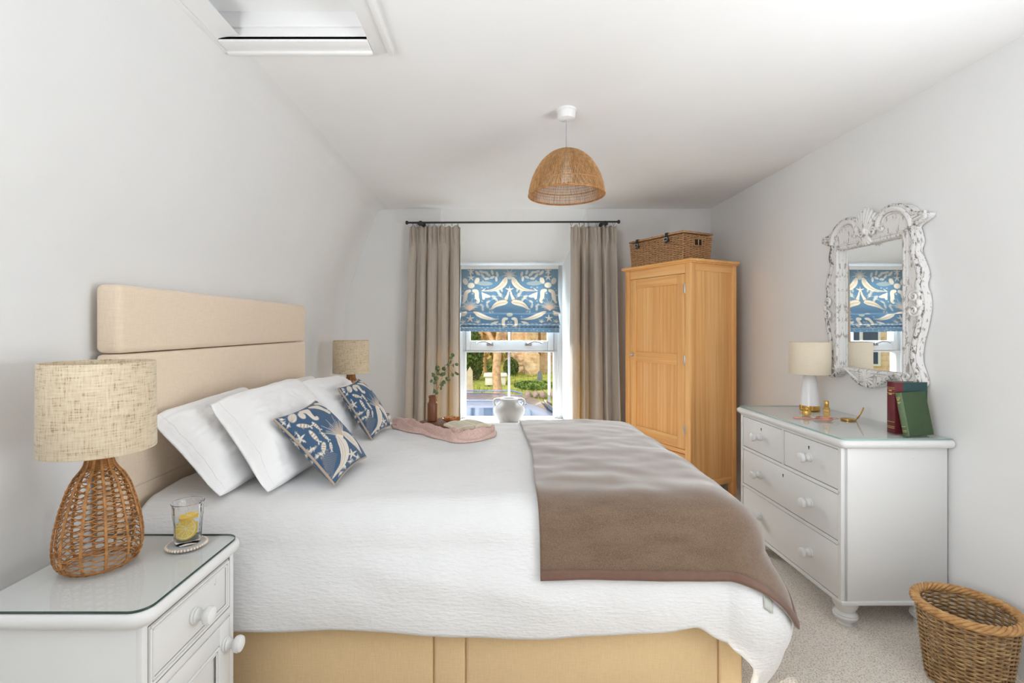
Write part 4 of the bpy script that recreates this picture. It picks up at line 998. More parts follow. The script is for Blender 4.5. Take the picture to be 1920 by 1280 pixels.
b = MB(); b.tube([(HL + .017, .10, HH - .08), (HL + .018, .18, HH - .08), (HL + .018, .18, HH - .03), (HL + .017, .10, HH - .03)], .004, 6, closed=True); b.tube([(HL + .020, .14, HH - .078), (HL + .020, .14, HH - .032)], .004, 6); obj('handle', b, MAT['hamper'], t)
# ================================================================== curtains and rod
YC, ZR = 4.275, CH - (416.5 - CY) / F * 4.275
rx0, rx1 = at(764, 0, YC)[0], at(1159, 0, YC)[0]
t = thing('curtain_rod', 'thin dark iron curtain rod across the window recess', 'curtain rod', ((rx0 + rx1) / 2, YC, ZR))
hl = (rx1 - rx0) / 2
obj('rod', MB().tube([(-hl, 0, -.004), (hl, 0, .004)], .0085, 12), MAT['iron'], t)
for s_ in (-1, 1):
    b = MB().lathe([(.009, 0), (.014, .002), (.017, .008), (.017, .016), (.012, .022), (0, .023)], 16, M=TR(s_ * (hl - .006), 0, s_ * .004) @ RY(s_ * PI / 2)); obj('finial', b, MAT['iron'], t)
for px in (788.5, 1134.5):
    x = at(px, 0, YC)[0] - (rx0 + rx1) / 2
    b = MB().lathe([(.030, 0), (.032, .004), (.028, .010), (.012, .014), (.010, .10), (.010, YB - YC - .001)], 20, M=TR(x, YB - YC - .001, -.006) @ RX(PI / 2)); b.ball((x, 0, -.008), (.022, .018, .022), 14)
    b.box(x - .024, x + .024, -.02, .016, -.026, .004, .008); obj('bracket', b, MAT['iron'], t)
def curtain(label, tx0, tx1, bx0, bx1, seed, nf, rings):
    zt, zb = CH - (424 - CY) / F * YC, .035; zg = CH - (459 - CY) / F * YC
    t = thing('curtain', label, 'curtain', ((bx0 + bx1) / 2, YC + .01, zb), 0, 'window curtains')
    rs = np.random.RandomState(seed); ph = rs.rand(8) * 6.28; am = .6 + .8 * rs.rand(20)
    def f(u, v):
        z = zb + (zt - zb) * v; k = min(max((zg - z) / .25, 0), 1); kk = k * k * (3 - 2 * k)
        uu = u + .012 * math.sin(2 * PI * 3 * u + ph[0])
        x = (bx0 + (bx1 - bx0) * uu) * (1 - v) + (tx0 + (tx1 - tx0) * uu) * v
        fold = math.sin(2 * PI * nf * uu + ph[1] + .5 * math.sin(2 * PI * 2 * uu + ph[2])); fold = 1 - 2 * abs(math.sin(PI * nf * uu + ph[1] + .35 * math.sin(2 * PI * 2 * uu + ph[2]))) ** .75
        A = .058 * am[int(uu * nf) % 20] * (.55 + .45 * kk) * (.8 + .3 * (1 - v))
        y = A * fold
        if z > zg - .02:
            g = min((z - zg + .02) / .06, 1); y += g * .013 * math.sin(2 * PI * nf * 2.6 * uu + ph[3] + 10 * v) + .010 * g * nz(uu * 22, z * 18, seed)
        pin = math.exp(-((z - zg) / .018) ** 2); y *= (1 - .40 * pin); y += .004 * pin * math.sin(2 * PI * nf * 5 * uu)
        y += .006 * nz(uu * 5, z * 1.6, seed + 5) + .002 * math.sin(2 * PI * nf * 3 * uu) * (1 - kk)
        x += .010 * math.cos(2 * PI * nf * uu + ph[1]) * (.4 + .6 * kk) + .004 * nz(uu * 3, z * 1.2, seed + 9)
        top = .010 * math.sin(2 * PI * nf * 1.5 * uu + ph[4]) if v > .99 else 0
        return (x, YC + .012 + y, z + top)
    b = MB().grid(200, 110, f); o = obj('fabric', b, MAT['curtain'], t, world=True, ang=180); solid(o, .003, 0)
    for i in range(rings):
        x = tx0 + (tx1 - tx0) * (i + .45 + .25 * math.sin(i * 2.3 + seed)) / rings; zr = ZR + .002 * (x / .8)
        a = np.linspace(0, 2 * PI, 20, endpoint=False); tilt = .5 * math.sin(i * 1.7 + seed)
        P = np.stack([x + .014 * np.sin(a) * math.sin(tilt), YC + .014 * np.sin(a) * math.cos(tilt), zr + .0055 - .0165 + .0165 * np.cos(a)], 1)
        r = MB().tube(P, .0016, 6, closed=True); r.tube([(x, YC, zr - .027), (x + .003, YC + .004, zr - .040), (x, YC + .01, zr - .052)], .0014, 5)
        obj('curtain_ring', r, MAT['iron'], t, world=True)
    return t
X4 = lambda px: at(px, 0, YC)[0]
curtain('grey-beige pleated curtain hanging beside the far bedside lamp', X4(769), X4(863), X4(759), X4(863), 3, 4.6, 9)
curtain('grey-beige pleated curtain hanging beside the pine wardrobe', X4(1069), X4(1154), X4(1064), X4(1163), 11, 4.4, 8)

# ================================================================== roman blind
bl0, bl1 = at(865, 0, 4.79)[0], at(1046.5, 0, 4.79)[0]
YBL = 4.79; zz = lambda py: CH - (py - CY) / F * 4.74
prof = [(4.80, zz(502)), (4.795, zz(530)), (4.785, zz(555)), (4.755, zz(570)), (4.715, zz(580)), (4.698, zz(584.5)), (4.712, zz(587)), (4.765, zz(583)), (4.775, zz(588)), (4.755, zz(597)), (4.722, zz(604)), (4.710, zz(607)), (4.722, zz(608.2)), (4.760, zz(605)), (4.758, zz(609)), (4.735, zz(612.5)), (4.727, zz(614)), (4.737, zz(614.8)), (4.758, zz(613)), (4.752, zz(616)), (4.742, zz(621.5))]
pc = catmull([(0, y, z) for y, z in prof], 9)[:, 1:]
arc = np.concatenate([[0], np.cumsum(np.hypot(*np.diff(pc, axis=0).T))]); NB, NVB = 300, 230
ai = np.linspace(0, arc[-1], NVB); yy = np.interp(ai, arc, pc[:, 0]); zv = np.interp(ai, arc, pc[:, 1])
def blf(u, v):
    j = min(int(round(v * (NVB - 1))), NVB - 1); sag = math.sin(PI * u); f = max(0, (4.79 - yy[j]) / .09)
    flare = .012 * min(f, 1) * (2 * u - 1) * abs(2 * u - 1) ** 3
    skew = -.014 * (u - .3) * v
    return (bl0 + (bl1 - bl0) * u + flare, yy[j] + .012 * f * (1 - sag) * 0 + .003 * nz(u * 5, v * 6, 2), zv[j] - .010 * f * sag * (1 if v < .62 else .2) + skew)
b = MB().grid(NB, NVB, blf)
V = np.concatenate(b.v); zpx = (CY + (CH - V[:, 2]) * F / 4.74 - 480) * 8; U = np.tile(np.linspace(0, 1, NB), NVB); xpx = 195 + U * 1455
xs = 920 - np.abs(xpx - 920); zpx = zpx + (U - .3) * 8
BL = np.array(srgb(128, 156, 176)); p = Paint(xs, zpx, BL)
p.put(np.clip((820 - zpx) / 60, 0, 1) * .22, srgb(150, 185, 200))
p.fan(925, 300, 120, -PI / 2, 3.0, 17, 5, CREAM, .8); p.ell(922, 310, 40, 32, 0, CREAM, .7)
p.whale([(868, 320), (835, 400), (765, 465), (650, 508), (500, 515)], 44); p.stroke([(510, 515), (560, 478)], [10, 3])
p.star(340, 312, 58); p.star(925, 500, 76); p.ell(255, 370, 38, 50, -.4); p.ell(430, 362, 34, 52, .5); p.ell(342, 432, 54, 42); p.ell(335, 230, 12, 50); p.star(340, 215, 60)
p.ell(545, 402, 118, 34, .03, srgb(205, 205, 196), .55); 
for (x, y, a) in ((600, 268, .6), (660, 310, -.4), (575, 330, 0), (515, 285, .9), (735, 262, 1.3), (450, 250, .8), (720, 335, 1.5), (560, 235, .1), (500, 225, .3), (430, 240, 1), (660, 235, 1.3)): p.ell(x, y, 40, 19, a, CREAM, .75)
p.stroke([(318, 515), (270, 540), (255, 610), (240, 680), (225, 700), (238, 690)], [22, 30, 32, 16, 11, 6]); p.stroke([(378, 512), (425, 530), (430, 610), (458, 670), (440, 700), (428, 682)], [22, 32, 30, 18, 11, 6])
p.stroke([(505, 545), (560, 590), (625, 600)], [8, 32, 12]); p.stroke([(510, 560), (530, 630)], [8, 20]); p.stroke([(905, 550), (865, 640)], [10, 26]); 
p.fan(335, 800, 170, -PI / 2, 2.6, 17, 6, CREAM, .6); p.fan(335, 810, 110, -PI / 2, 2.8, 11, 7, srgb(232, 206, 190), .6)
p.whale([(880, 690), (800, 700), (720, 730), (660, 780), (640, 800)], 42); p.stroke([(740, 660), (830, 640), (910, 680)], [4, 7, 4], TAN, k=.6)
for (x, y, a) in ((600, 680, -.5), (510, 740, .7), (590, 750, 1.2), (520, 790, 1.4), (680, 600, .2), (720, 650, .9), (770, 560, .5), (800, 500, 1.2), (740, 520, .3)): p.ell(x, y, 36, 18, a, CREAM, .6)
p.fan(780, 600, 70, -1.2, 4, 13, 3, CREAM, .5); p.fan(690, 640, 60, -1.6, 4, 11, 3, CREAM, .5)
p.whale([(400, 840), (480, 885), (580, 925), (680, 945), (760, 942)], 34); p.star(335, 935, 66); p.stroke([(195, 880), (240, 870), (285, 835)], [20, 26, 12])
p.stroke([(880, 940), (835, 950), (825, 1010), (840, 1050), (870, 1050)], [16, 26, 24, 14, 8]); p.fan(450, 1000, 60, -1.6, 2.5, 9, 3.5); p.fan(240, 1000, 60, -1.6, 2.5, 9, 3.5)
p.stroke([(650, 1010), (700, 1000), (745, 985)], [8, 18, 6]); p.ell(920, 880, 46, 26, 0, srgb(206, 204, 186), .8)
rs = np.random.RandomState(8)
for i in range(40): p.fan(rs.uniform(200, 920), rs.uniform(200, 1100), rs.uniform(14, 30), rs.uniform(0, 6), rs.uniform(2, 5), 6, 2.4, CREAM, .42)
for i in range(12): p.ell(215 + i * 62, 1025 + 8 * math.sin(i * 2), 24, 9, .3 * math.sin(i), CREAM, .55); p.ell(230 + i * 60, 1066, 20, 8, .4, CREAM, .5)
for i in range(8): p.ell(240 + i * 90, 1118 + 5 * math.sin(i), 12, 8, 0, CREAM, .5)
t = thing('roman_blind', 'blue roman blind with cream sea creature print, half lowered in the window', 'blind', ((bl0 + bl1) / 2, 4.79, zz(622)))
o = obj('fabric', b, MAT['blind'], t, world=True, ang=180, cols=p.C); solid(o, .002, 1)
b = MB(); b.box(bl0 - .004, bl1 + .004, 4.795, 4.83, zz(503), zz(496), .003); obj('headrail', b, MAT['trim'], t, world=True)
for py in (607, 614):
    b = MB(); b.box(bl0 + .01, bl1 - .01, 4.752, 4.757, zz(py) - .004, zz(py) + .006); obj('batten', b, MAT['plastic'], t, world=True)

# ================================================================== vase in the window
vx, vy = at(954.5, 0, 4.62)[0], 4.62; vz = SZ + .018
t = thing('vase', 'matte white two-handled vase on the window sill', 'vase', (vx, vy, vz))
zk = CH - (746 - CY) / F * vy - vz
b = MB().lathe([(.075, 0), (.092, .004), (.125, zk * .2), (.147, zk * .42), (.150, zk * .55), (.138, zk * .68), (.105, zk * .80), (.088, zk * .86), (.082, zk * .92), (.086, zk * .975), (.090, zk), (.086, zk + .001), (.078, zk * .975), (.074, zk * .9), (.10, zk * .75), (.13, zk * .5), (.08, .02), (0, .018)], 48)
obj('body', b, MAT['matte_white'], t, ang=70)
for s_ in (-1, 1):
    P = catmull([(s_ * .082, 0, zk * .93), (s_ * .115, 0, zk * .955), (s_ * .140, 0, zk * .90), (s_ * .143, 0, zk * .80), (s_ * .128, 0, zk * .70)], 6); obj('handle', MB().tube(P, .013, 10), MAT['matte_white'], t)

# ================================================================== tray and what lies on the far side of the bed
bedz = lambda x, y: drape(x, y)[2]
TA = math.atan2(-.77, .635); tc_ = (-.262, 2.885); tz = max(bedz(tc_[0] + dx, tc_[1] + dy) for dx in (-.15, 0, .15) for dy in (-.15, 0, .15)) + .002
t = thing('serving_board', 'dark wooden serving board on the bed under bottle, bowl and open book', 'board', (tc_[0], tc_[1], tz), TA)
obj('board', MB().box(-.20, .20, -.105, .105, 0, .016, .004), MAT['wood'], t)
for x in (-.15, .15): obj('foot', MB().box(x - .012, x + .012, -.1, .1, -.012, .001, .002), MAT['wood'], t)
tz += .0165
B0 = at(811, 787, 2.97)
t = thing('stoneware_bottle', 'brown stoneware bottle holding eucalyptus on the serving board', 'bottle', (B0[0], 2.965, tz))
obj('bottle', MB().lathe([(.027, 0), (.0305, .004), (.031, .05), (.031, .106), (.027, .113), (.023, .117), (.0215, .138), (.0245, .146), (.0255, .152), (.022, .156), (.016, .154), (.015, .12), (0, .11)], 36), MAT['stoneware'], t)
zb_ = tz + .150
t = thing('eucalyptus_stem', 'sprigs of green eucalyptus standing in the brown bottle', 'foliage', (B0[0], 2.965, zb_))
E = lambda zx, zy, dy=0: at(720 + zx / 7.53, 660 + zy / 7.53, 2.965 + dy) - np.array((B0[0], 2.965, zb_))
stem = plain('eucalyptus_twig', srgb(110, 96, 70), .7); leafm = NT('eucalyptus_leaf'); n_ = leafm.noise(25, detail=3); leafm.base(leafm.ramp(n_, [(.3, srgb(84, 108, 66)), (.7, srgb(132, 152, 104))])).set(rough=.6).translucent(.2, srgb(120, 150, 70))
br = [[(685, 660), (740, 560), (800, 410), (850, 290), (905, 190), (940, 110), (968, 50)], [(685, 660), (700, 520), (712, 420), (735, 330), (750, 250), (765, 210)], [(770, 470), (830, 430), (900, 380)], [(905, 190), (975, 180), (1025, 175)], [(850, 290), (920, 250), (965, 300), (1025, 300)], [(760, 500), (800, 500), (815, 460)]]
b = MB()
for k, q in enumerate(br): b.tube(catmull([E(x, y, .012 * math.sin(k * 2 + i)) if i else E(x, y) for i, (x, y) in enumerate(q)], 4), .0011, 5)
b.tube([(0, 0, -.10), E(685, 660)], .0014, 5)
obj('stem', b, stem, t)
b = MB()
for i, (x, y) in enumerate([(745, 575), (712, 548), (805, 505), (818, 462), (842, 425), (800, 450), (715, 430), (735, 372), (722, 385), (765, 300), (695, 305), (745, 243), (735, 225), (760, 207), (845, 235), (860, 205), (850, 305), (820, 312), (898, 168), (935, 140), (945, 78), (975, 45), (958, 40), (1025, 172), (1028, 300), (1018, 290), (965, 320), (902, 380), (980, 190), (668, 408), (700, 330), (770, 255)]):
    c = E(x, y, .012 * math.sin(i * 1.9)); r = (2.0 + 1.3 * ((i * 37) % 10) / 10) * .0049
    M = TR(*c) @ RZ(i * 1.3) @ RX(PI / 2 + .7 * math.sin(i * 2.7)) @ RY(i * .9)
    P = [(r * 1.15 * math.cos(a), r * (.9 + .15 * math.cos(a)) * math.sin(a), .12 * r * math.cos(2 * a)) for a in np.linspace(0, 2 * PI, 14, endpoint=False)]
    v = [tuple(M @ Vector(q)) for q in [(0, 0, -.0006)] + P]; b.add(v, [(0, 1 + j, 1 + (j + 1) % 14) for j in range(14)])
o = obj('leaves', b, leafm.m, t, ang=180); solid(o, .0006)
Wb = at(853, 786, 2.90)
t = thing('bowl', 'shallow carved wooden bowl between the bottle and the open book', 'bowl', (-.268, 2.925, tz))
obj('bowl', MB().lathe([(.030, 0), (.034, .004), (.052, .016), (.058, .026), (.055, .027), (.046, .016), (.028, .008), (0, .007)], 36), pine('amber_bowl_wood', c0=(156, 84, 36), c1=(198, 122, 62), vec=(20, 20, 20)), t)
t = thing('beads', 'string of wooden beads piled in the carved bowl', 'beads', (-.268, 2.925, tz + .02)); bd_ = plain('pale_beads', srgb(186, 128, 76), .5, .2, 40)
for i in range(26): a = i * 2.4; r = .006 * math.sqrt(i) * 1.25; obj('bead', MB().ball((r * math.cos(a), r * math.sin(a), .006 + .004 * math.sin(i)), .0062, 10), bd_, t)
# open book
t = thing('open_book', 'open old book lying face up on the near end of the board', 'book', (-.165, 2.795, tz), TA + PI / 2 - .12)
b = MB()
def page(s_): 
    bb = MB(); n = 14; L = []
    for i in range(n): u = i / (n - 1); x = s_ * (.004 + u * .105); z = .020 + .010 * math.sin(min(u * 3.2, PI)) * (1 - u * .5) - .006 * u; L.append((x, z))
    P = L + [(L[-1][0] + s_ * .003, .003), (s_ * .002, .003)]
    if s_ < 0: P = P[::-1]
    return bb.prism(P, -.085, .085)
paper = plain('aged_page', srgb(226, 218, 196), .9, .06, 60)
for s_ in (-1, 1):
    pg = obj('page_block', page(s_), paper, t, ang=35, fixn=True)
bb = MB()
for s_ in (-1, 1):
    bb.add([(s_ * .014, -.074, .0315), (s_ * .100, -.074, .0225), (s_ * .100, .074, .0225), (s_ * .014, .074, .0315)], [(0, 1, 2, 3)])
for s_ in (-1, 1):
    for k in range(15):
        y = -.068 + k * .0095; bb.box(s_ * .022 if s_ > 0 else -.094, .094 if s_ > 0 else -.022, y, y + .0028, .0235, .0245) if False else None
tx = MB()
for s_ in (-1, 1):
    for k in range(17):
        y = -.070 + k * .0085; e = .094 if k % 5 else .07
        P = []
        for u in (.12, .3, .5, .7, .88): P.append((s_ * (.004 + u * .105), .0204 + .010 * math.sin(min(u * 3.2, PI)) * (1 - u * .5) - .006 * u))
        v = [(x, y, z) for x, z in P] + [(x, y + .0030, z) for x, z in P]; tx.add(v, [(i, i + 1, 6 + i, 5 + i) if s_ > 0 else (i + 1, i, 5 + i, 6 + i) for i in range(4)])
obj('printed_lines', tx, plain('faded_print', srgb(176, 166, 146), .9), t)
obj('cover', MB().box(-.112, .112, -.088, .088, 0, .0032, .001), plain('tan_cover', srgb(148, 112, 76), .7, .1, 40), t)
# pink scarf
path = catmull([(-.62, 2.93), (-.55, 2.90), (-.46, 2.775), (-.38, 2.705), (-.30, 2.635), (-.22, 2.585), (-.14, 2.57), (-.06, 2.64), (-.02, 2.73)], 16)
tt_ = np.linspace(0, 1, len(path)); tan_ = np.gradient(path, axis=0); tan_ /= np.linalg.norm(tan_, axis=1, keepdims=True); nor = np.stack([-tan_[:, 1], tan_[:, 0]], 1)
def sc(u, v):
    i = u * (len(path) - 1); j = int(min(i, len(path) - 2)); f_ = i - j; c = path[j] * (1 - f_) + path[j + 1] * f_; n = nor[j]
    wd = .066 + .03 * nz(u * 7, 3.3) + .02 * math.sin(u * 11); wd *= min(1, 4 * u + .5) * min(1, 5 * (1 - u) + .45); o_ = (2 * v - 1)
    x, y = c + n * wd * (o_ + .18 * nz(u * 5, v * 2, 5))
    h = max(0, 1 - o_ ** 2) ** .5 * .033; h *= .18 + 1.25 * (1 - abs(math.sin(v * 9 + u * 7 + 3.2 * nz(u * 3.5, v * .9, 7)))) ** 1.1 + .45 * abs(nz(u * 5, v * 2, 1.1)); h *= 1 - .35 * max(0, min(1, (u - .45) * 4)) * (o_ > -.2)
    h += .004 * abs(nz(u * 14, v * 16, 9)) * max(0, 1 - o_ ** 2) + .020 * math.exp(-((u - .62) / .05) ** 2) * (1 - o_ ** 2) + .014 * math.exp(-((u - .85) / .06) ** 2) * (1 - o_ ** 2)
    return (x, y, bedz(x, y) + .003 + h)
pink = NT('blush_gauze'); n_ = pink.noise(120, (1, 1, 1), 3); pink.base(pink.ramp(n_, [(.3, srgb(214, 178, 166)), (.7, srgb(238, 210, 200))])).set(rough=.9, sheen=.4).bump(n_, .3, .004).translucent(.2, srgb(240, 200, 188))
b = MB().grid(220, 60, sc); o = obj('scarf', b, pink.m, ang=180, label='crumpled blush pink gauze scarf on the bed before the serving board', cat='scarf'); solid(o, .0015, 1)

# ================================================================== pendant light
PX, PY = (1062 - CX) / F * 2.4, 2.40
t = thing('pendant_light', 'dome pendant lamp of woven raffia hanging from the ceiling', 'pendant light', (PX, PY, ZC - .424))
zt = .424
obj('ceiling_rose', MB().lathe([(.022, zt - .052), (.040, zt - .046), (.044, zt - .036), (.045, zt - .012), (.049, zt - .009), (.049, zt)], 36), MAT['plastic'], t)
obj('cord', MB().tube([(0, 0, .19), (0, 0, zt - .05)], .0028, 8), plain('grey_flex', srgb(168, 168, 170), .6), t)
zp = [0, .02, .05, .09, .13, .165, .190, .208, .220, .226, .228]; rp = [.187, .185, .179, .167, .148, .124, .100, .074, .046, .024, .012]
RP = lambda z: float(np.interp(z, zp, rp))
sh = None
b = MB(); zs = [0, .02, .05, .09, .12, .145, .165, .18, .195, .206, .215, .222, .226]
NSD = 150
for i in range(NSD):
    a = 2 * PI * i / NSD; top = len(zs) if i % 3 == 0 else (11 if i % 3 == 1 else 10)
    b.tube([(RP(z) * math.cos(a + .04 * math.sin(i * 7.1) * z), RP(z) * math.sin(a + .04 * math.sin(i * 7.1) * z), z) for z in zs[:top]], .0022, 5)
sh = obj('woven_shade', b, MAT['raffia'], t, ang=180)
b = MB()
for k in range(30):
    z = .022 + k * .0068; 
    if k % 2 and z < .10: continue
    a = np.linspace(0, 2 * PI, 150, endpoint=False); r = RP(z) - .002 + .0018 * np.cos(75 * a + PI * k)
    b.tube(np.stack([r * np.cos(a), r * np.sin(a), 0 * a + z], 1), .0010, 4, closed=True)
obj('weft_cord', b, MAT['raffia'], sh, ang=180)
b = MB()
for z, r in ((0, .0045), (.05, .0026), (.226, .004)):
    a = np.linspace(0, 2 * PI, 72, endpoint=False); b.tube(np.stack([(RP(z)) * np.cos(a), RP(z) * np.sin(a), 0 * a + z], 1), r, 8, closed=True)
obj('hoop', b, MAT['rattan'], sh, ang=180)
b = MB(); b.lathe([(.014, .225), (.019, .222), (.019, .17), (.016, .165), (.016, .15)], 20); obj('lamp_holder', b, MAT['plastic'], t)
obj('bulb', MB().lathe([(.013, .155), (.018, .14), (.029, .115), (.031, .095), (.024, .075), (0, .064)], 20), MAT['ceramic'], t)

# ================================================================== outside the window
GZ = -1.45
asph = plain('road_surface', srgb(120, 120, 124), .9, .1, 3)
b = MB(); b.box(-30, 30, 5.15, 11.2, GZ - .2, GZ); struct('road', b, asph)
gr = NT('grass_green'); n_ = gr.noise(2.2, (1, 1, 1), 5); gr.base(gr.ramp(n_, [(.3, srgb(112, 130, 50)), (.5, srgb(164, 172, 78)), (.7, srgb(204, 192, 104))])).set(rough=1); gr.bump(gr.noise(30), .6, .05)
b = MB().grid(60, 40, lambda u, v: (-30 + 60 * u, 11.2 + v * 60, GZ + .12 + .25 * nz(u * 30, v * 30, 2) * (v > .01) + .025 * v * 60))
struct('ground', b, gr.m, ang=180)
b = MB()
rnd = random.Random(5)
for i in range(2600):
    x = rnd.uniform(-4, 7); y = rnd.uniform(11.4, 24); z = GZ + .12 + .25 * nz((x + 30) / 2, (y - 11.2) / 2, 2) + .025 * (y - 11.2); h = rnd.uniform(.06, .22); a = rnd.uniform(0, 6.3)
    b.add([(x - .03 * math.cos(a), y - .03 * math.sin(a), z - .02), (x + .03 * math.cos(a), y + .03 * math.sin(a), z - .02), (x + rnd.uniform(-.06, .06), y + rnd.uniform(-.06, .06), z + h)], [(0, 1, 2)])
obj('grass', b, gr.m, label='long tufted grass growing over the churchyard', cat='grass', kind='stuff')
st = NT('church_stone'); br_ = st.n('ShaderNodeTexBrick'); st.l(st.co((1, 1, 1), (PI / 2, 0, 0)), br_.inputs['Vector']); br_.inputs['Scale'].default_value = 1.0
br_.inputs['Brick Width'].default_value = .42; br_.inputs['Row Height'].default_value = .20; br_.inputs['Mortar Size'].default_value = .012
br_.inputs['Color1'].default_value = (*srgb(232, 204, 164), 1); br_.inputs['Color2'].default_value = (*srgb(206, 168, 122), 1); br_.inputs['Mortar'].default_value = (*srgb(168, 136, 100), 1)
n_ = st.noise(3.2, (1, 1, 1), 7, .7); st.base(st.mix(.62, br_.outputs[0], st.ramp(n_, [(.3, srgb(168, 122, 88)), (.48, srgb(230, 196, 158)), (.66, srgb(250, 234, 210))]))).set(rough=1); st.bump(n_, .5, .05)
t = thing('church', 'tan stone church wall with stepped buttress beyond the churchyard grass', 'church', (6, 25, GZ))
c0 = at(962, 0, 25)[0] - 6
b = MB(); b.box(c0, 14, 0, 6, 0, 12); obj('wall', b, st.m, t)
b = MB(); b.box(c0 - .12, 14, -.22, 0, 0, 1.35, .03); obj('plinth', b, st.m, t)
b = MB(); bx = at(984, 0, 24)[0] - 6; b.box(bx, bx + .75, -.9, 0, 0, 1.45, .03); b.box(bx + .06, bx + .69, -.7, 0, 1.4, 8, .03); obj('buttress', b, st.m, t)
for px in (1016,): 
    bx = at(px, 0, 24)[0] - 6; b = MB(); b.box(bx, bx + .35, -.25, 0, 1.3, 9, .03); obj('pilaster', b, st.m, t)
bark = plain('pale_bark', srgb(196, 158, 120), .9, .35, 9, .5, 12); twig = plain('bare_twigs', srgb(188, 150, 100), .9, .25, 4)
leafd = NT('dark_ivy_leaf'); n_ = leafd.noise(3, detail=4); leafd.base(leafd.ramp(n_, [(.3, srgb(46, 72, 30)), (.7, srgb(112, 138, 56))])).set(rough=.6)
def branchy(b, p, d, L, r, depth, rn):
    n = 4; P = [np.array(p)]; dd = np.array(d, float)
    for i in range(n): dd = dd + rn.uniform(-.16, .16, 3); dd /= np.linalg.norm(dd); P.append(P[-1] + dd * L / n)
    b.tube(P, np.linspace(r, r * .62, n + 1), 7 if depth > 2 else 4)
    if depth > 0:
        for k in range(3 if depth > 1 else 4):
            q = P[-1] if k < 2 else P[2 + k % 2]; nd = dd + rn.uniform(-.75, .75, 3) + np.array((0, 0, .12)); nd /= np.linalg.norm(nd); branchy(b, q, nd, L * rn.uniform(.55, .8), r * .55, depth - 1, rn)
def bare_tree(name, label, x, y, h, r, seed, fork, mat_=bark, mat2=twig):
    t = thing(name, label, 'tree', (x, y, GZ + .2)); rn = np.random.RandomState(seed)
    b = MB(); b.tube(catmull([(0, 0, -.2), (.03, 0, h * .3), (-.02, 0, h * .65), (.02, 0, h)], 4), np.linspace(r * 1.15, r * .8, 13), 12); tr = obj('trunk', b, mat_, t, ang=180)
    b = MB()
    for d in fork: branchy(b, (.02, 0, h - .03), np.array(d) / np.linalg.norm(d), h * .55, r * .62, 4, rn)
    obj('branches', b, mat2, t, ang=180)
T0 = at(932, 0, 13.5)
bare_tree('bare_tree', 'bare tree with forked trunk standing in the churchyard beyond the car', T0[0], 13.5, 1.95, .13, 4, [(-.75, .1, .9), (.55, .2, .95), (-.1, -.2, 1), (.2, .5, .9)], bark, bark)
for i, (px, y, h, sd) in enumerate(((908, 24, 1.1, 8), (951, 34, 1.2, 12))):
    bare_tree('bare_tree', ['bare brown tree between the ivy-clad trunk and the forked tree', 'bare brown tree against the corner of the church'][i], at(px, 0, y)[0], y, h, .12, sd, [(-.6, 0, .8), (.6, 0, .8), (0, .3, 1), (.2, -.4, .7)], twig, twig)
def leafy(name, label, cat, c, rad, n, size, mat_, seed, trunk=None, base=None):
    base = c[2] - rad[2] if base is None else base
    t = thing(name, label, cat, (c[0], c[1], base)); rn = np.random.RandomState(seed); b = MB()
    d = rn.normal(size=(n, 3)); d /= np.linalg.norm(d, axis=1, keepdims=True); d *= (rn.rand(n, 1) ** .35)
    P = d * np.array(rad); P[:, 2] += c[2] - base
    A = rn.normal(size=(n, 3)); A /= np.linalg.norm(A, axis=1, keepdims=True); B_ = np.cross(A, rn.normal(size=(n, 3))); B_ /= np.linalg.norm(B_, axis=1, keepdims=True)
    s_ = size * (.6 + .8 * rn.rand(n, 1)); v = np.stack([P - A * s_, P + B_ * s_ * .5, P + A * s_, P - B_ * s_ * .5], 1).reshape(-1, 3)
    b.add(v, [(4 * i, 4 * i + 1, 4 * i + 2, 4 * i + 3) for i in range(n)]); obj('foliage', b, mat_, t, ang=180)
    if trunk: obj('trunk', MB().tube([(0, 0, -.1), (.05, 0, trunk * .5), (0, 0, trunk)], .14, 10), bark, t)
    return t
c = at(890, 668, 22); leafy('ivy_tree', 'dark ivy-clad tree trunk at the window edge beyond the tall gravestone', 'tree', c, (.42, .4, 1.25), 4200, .055, leafd.m, 3, 1.6, GZ + .2)
hedge_m = NT('brown_hedge'); n_ = hedge_m.noise(1.3, detail=5); hedge_m.base(hedge_m.ramp(n_, [(.3, srgb(148, 112, 60)), (.5, srgb(196, 160, 104)), (.72, srgb(222, 190, 138))])).set(rough=1)
green_m = NT('green_shrub_leaf'); n_ = green_m.noise(2, detail=4); green_m.base(green_m.ramp(n_, [(.3, srgb(70, 104, 44)), (.7, srgb(148, 168, 78))])).set(rough=.8)
c = at(903, 697, 25); leafy('shrub', 'low green shrub behind the tall gravestone', 'shrub', c, (.9, .6, .45), 2600, .055, green_m.m, 5)
c = at(958, 690, 24); leafy('shrub', 'dark green bush at the foot of the church corner', 'shrub', c, (.4, .4, .55), 1800, .05, leafd.m, 6)
c = at(1003, 722, 17); leafy('shrub', 'yellow-green tussock in front of the church plinth', 'shrub', c, (.75, .5, .16), 2600, .045, green_m.m, 16)
b = MB(); rn = np.random.RandomState(2); n = 9000; P = np.stack([rn.uniform(-20, .6, n), rn.uniform(27.5, 32, n), GZ + .2 + 7 * rn.rand(n) ** .8], 1); A = rn.normal(size=(n, 3)) * (.5, .3, 1.0); s_ = .20
Bq = rn.normal(size=(n, 3)) * .10; b.add(np.stack([P - A * s_, P + Bq, P + A * s_, P - Bq], 1).reshape(-1, 3), [(4 * i, 4 * i + 1, 4 * i + 2, 4 * i + 3) for i in range(n)])
obj('hedge', b, hedge_m.m, ang=180, label='tall tangle of brown winter hedge closing the view behind the tomb', cat='hedge', kind='stuff')
hm = plain('far_slope', srgb(176, 146, 96), 1, .2, .4)
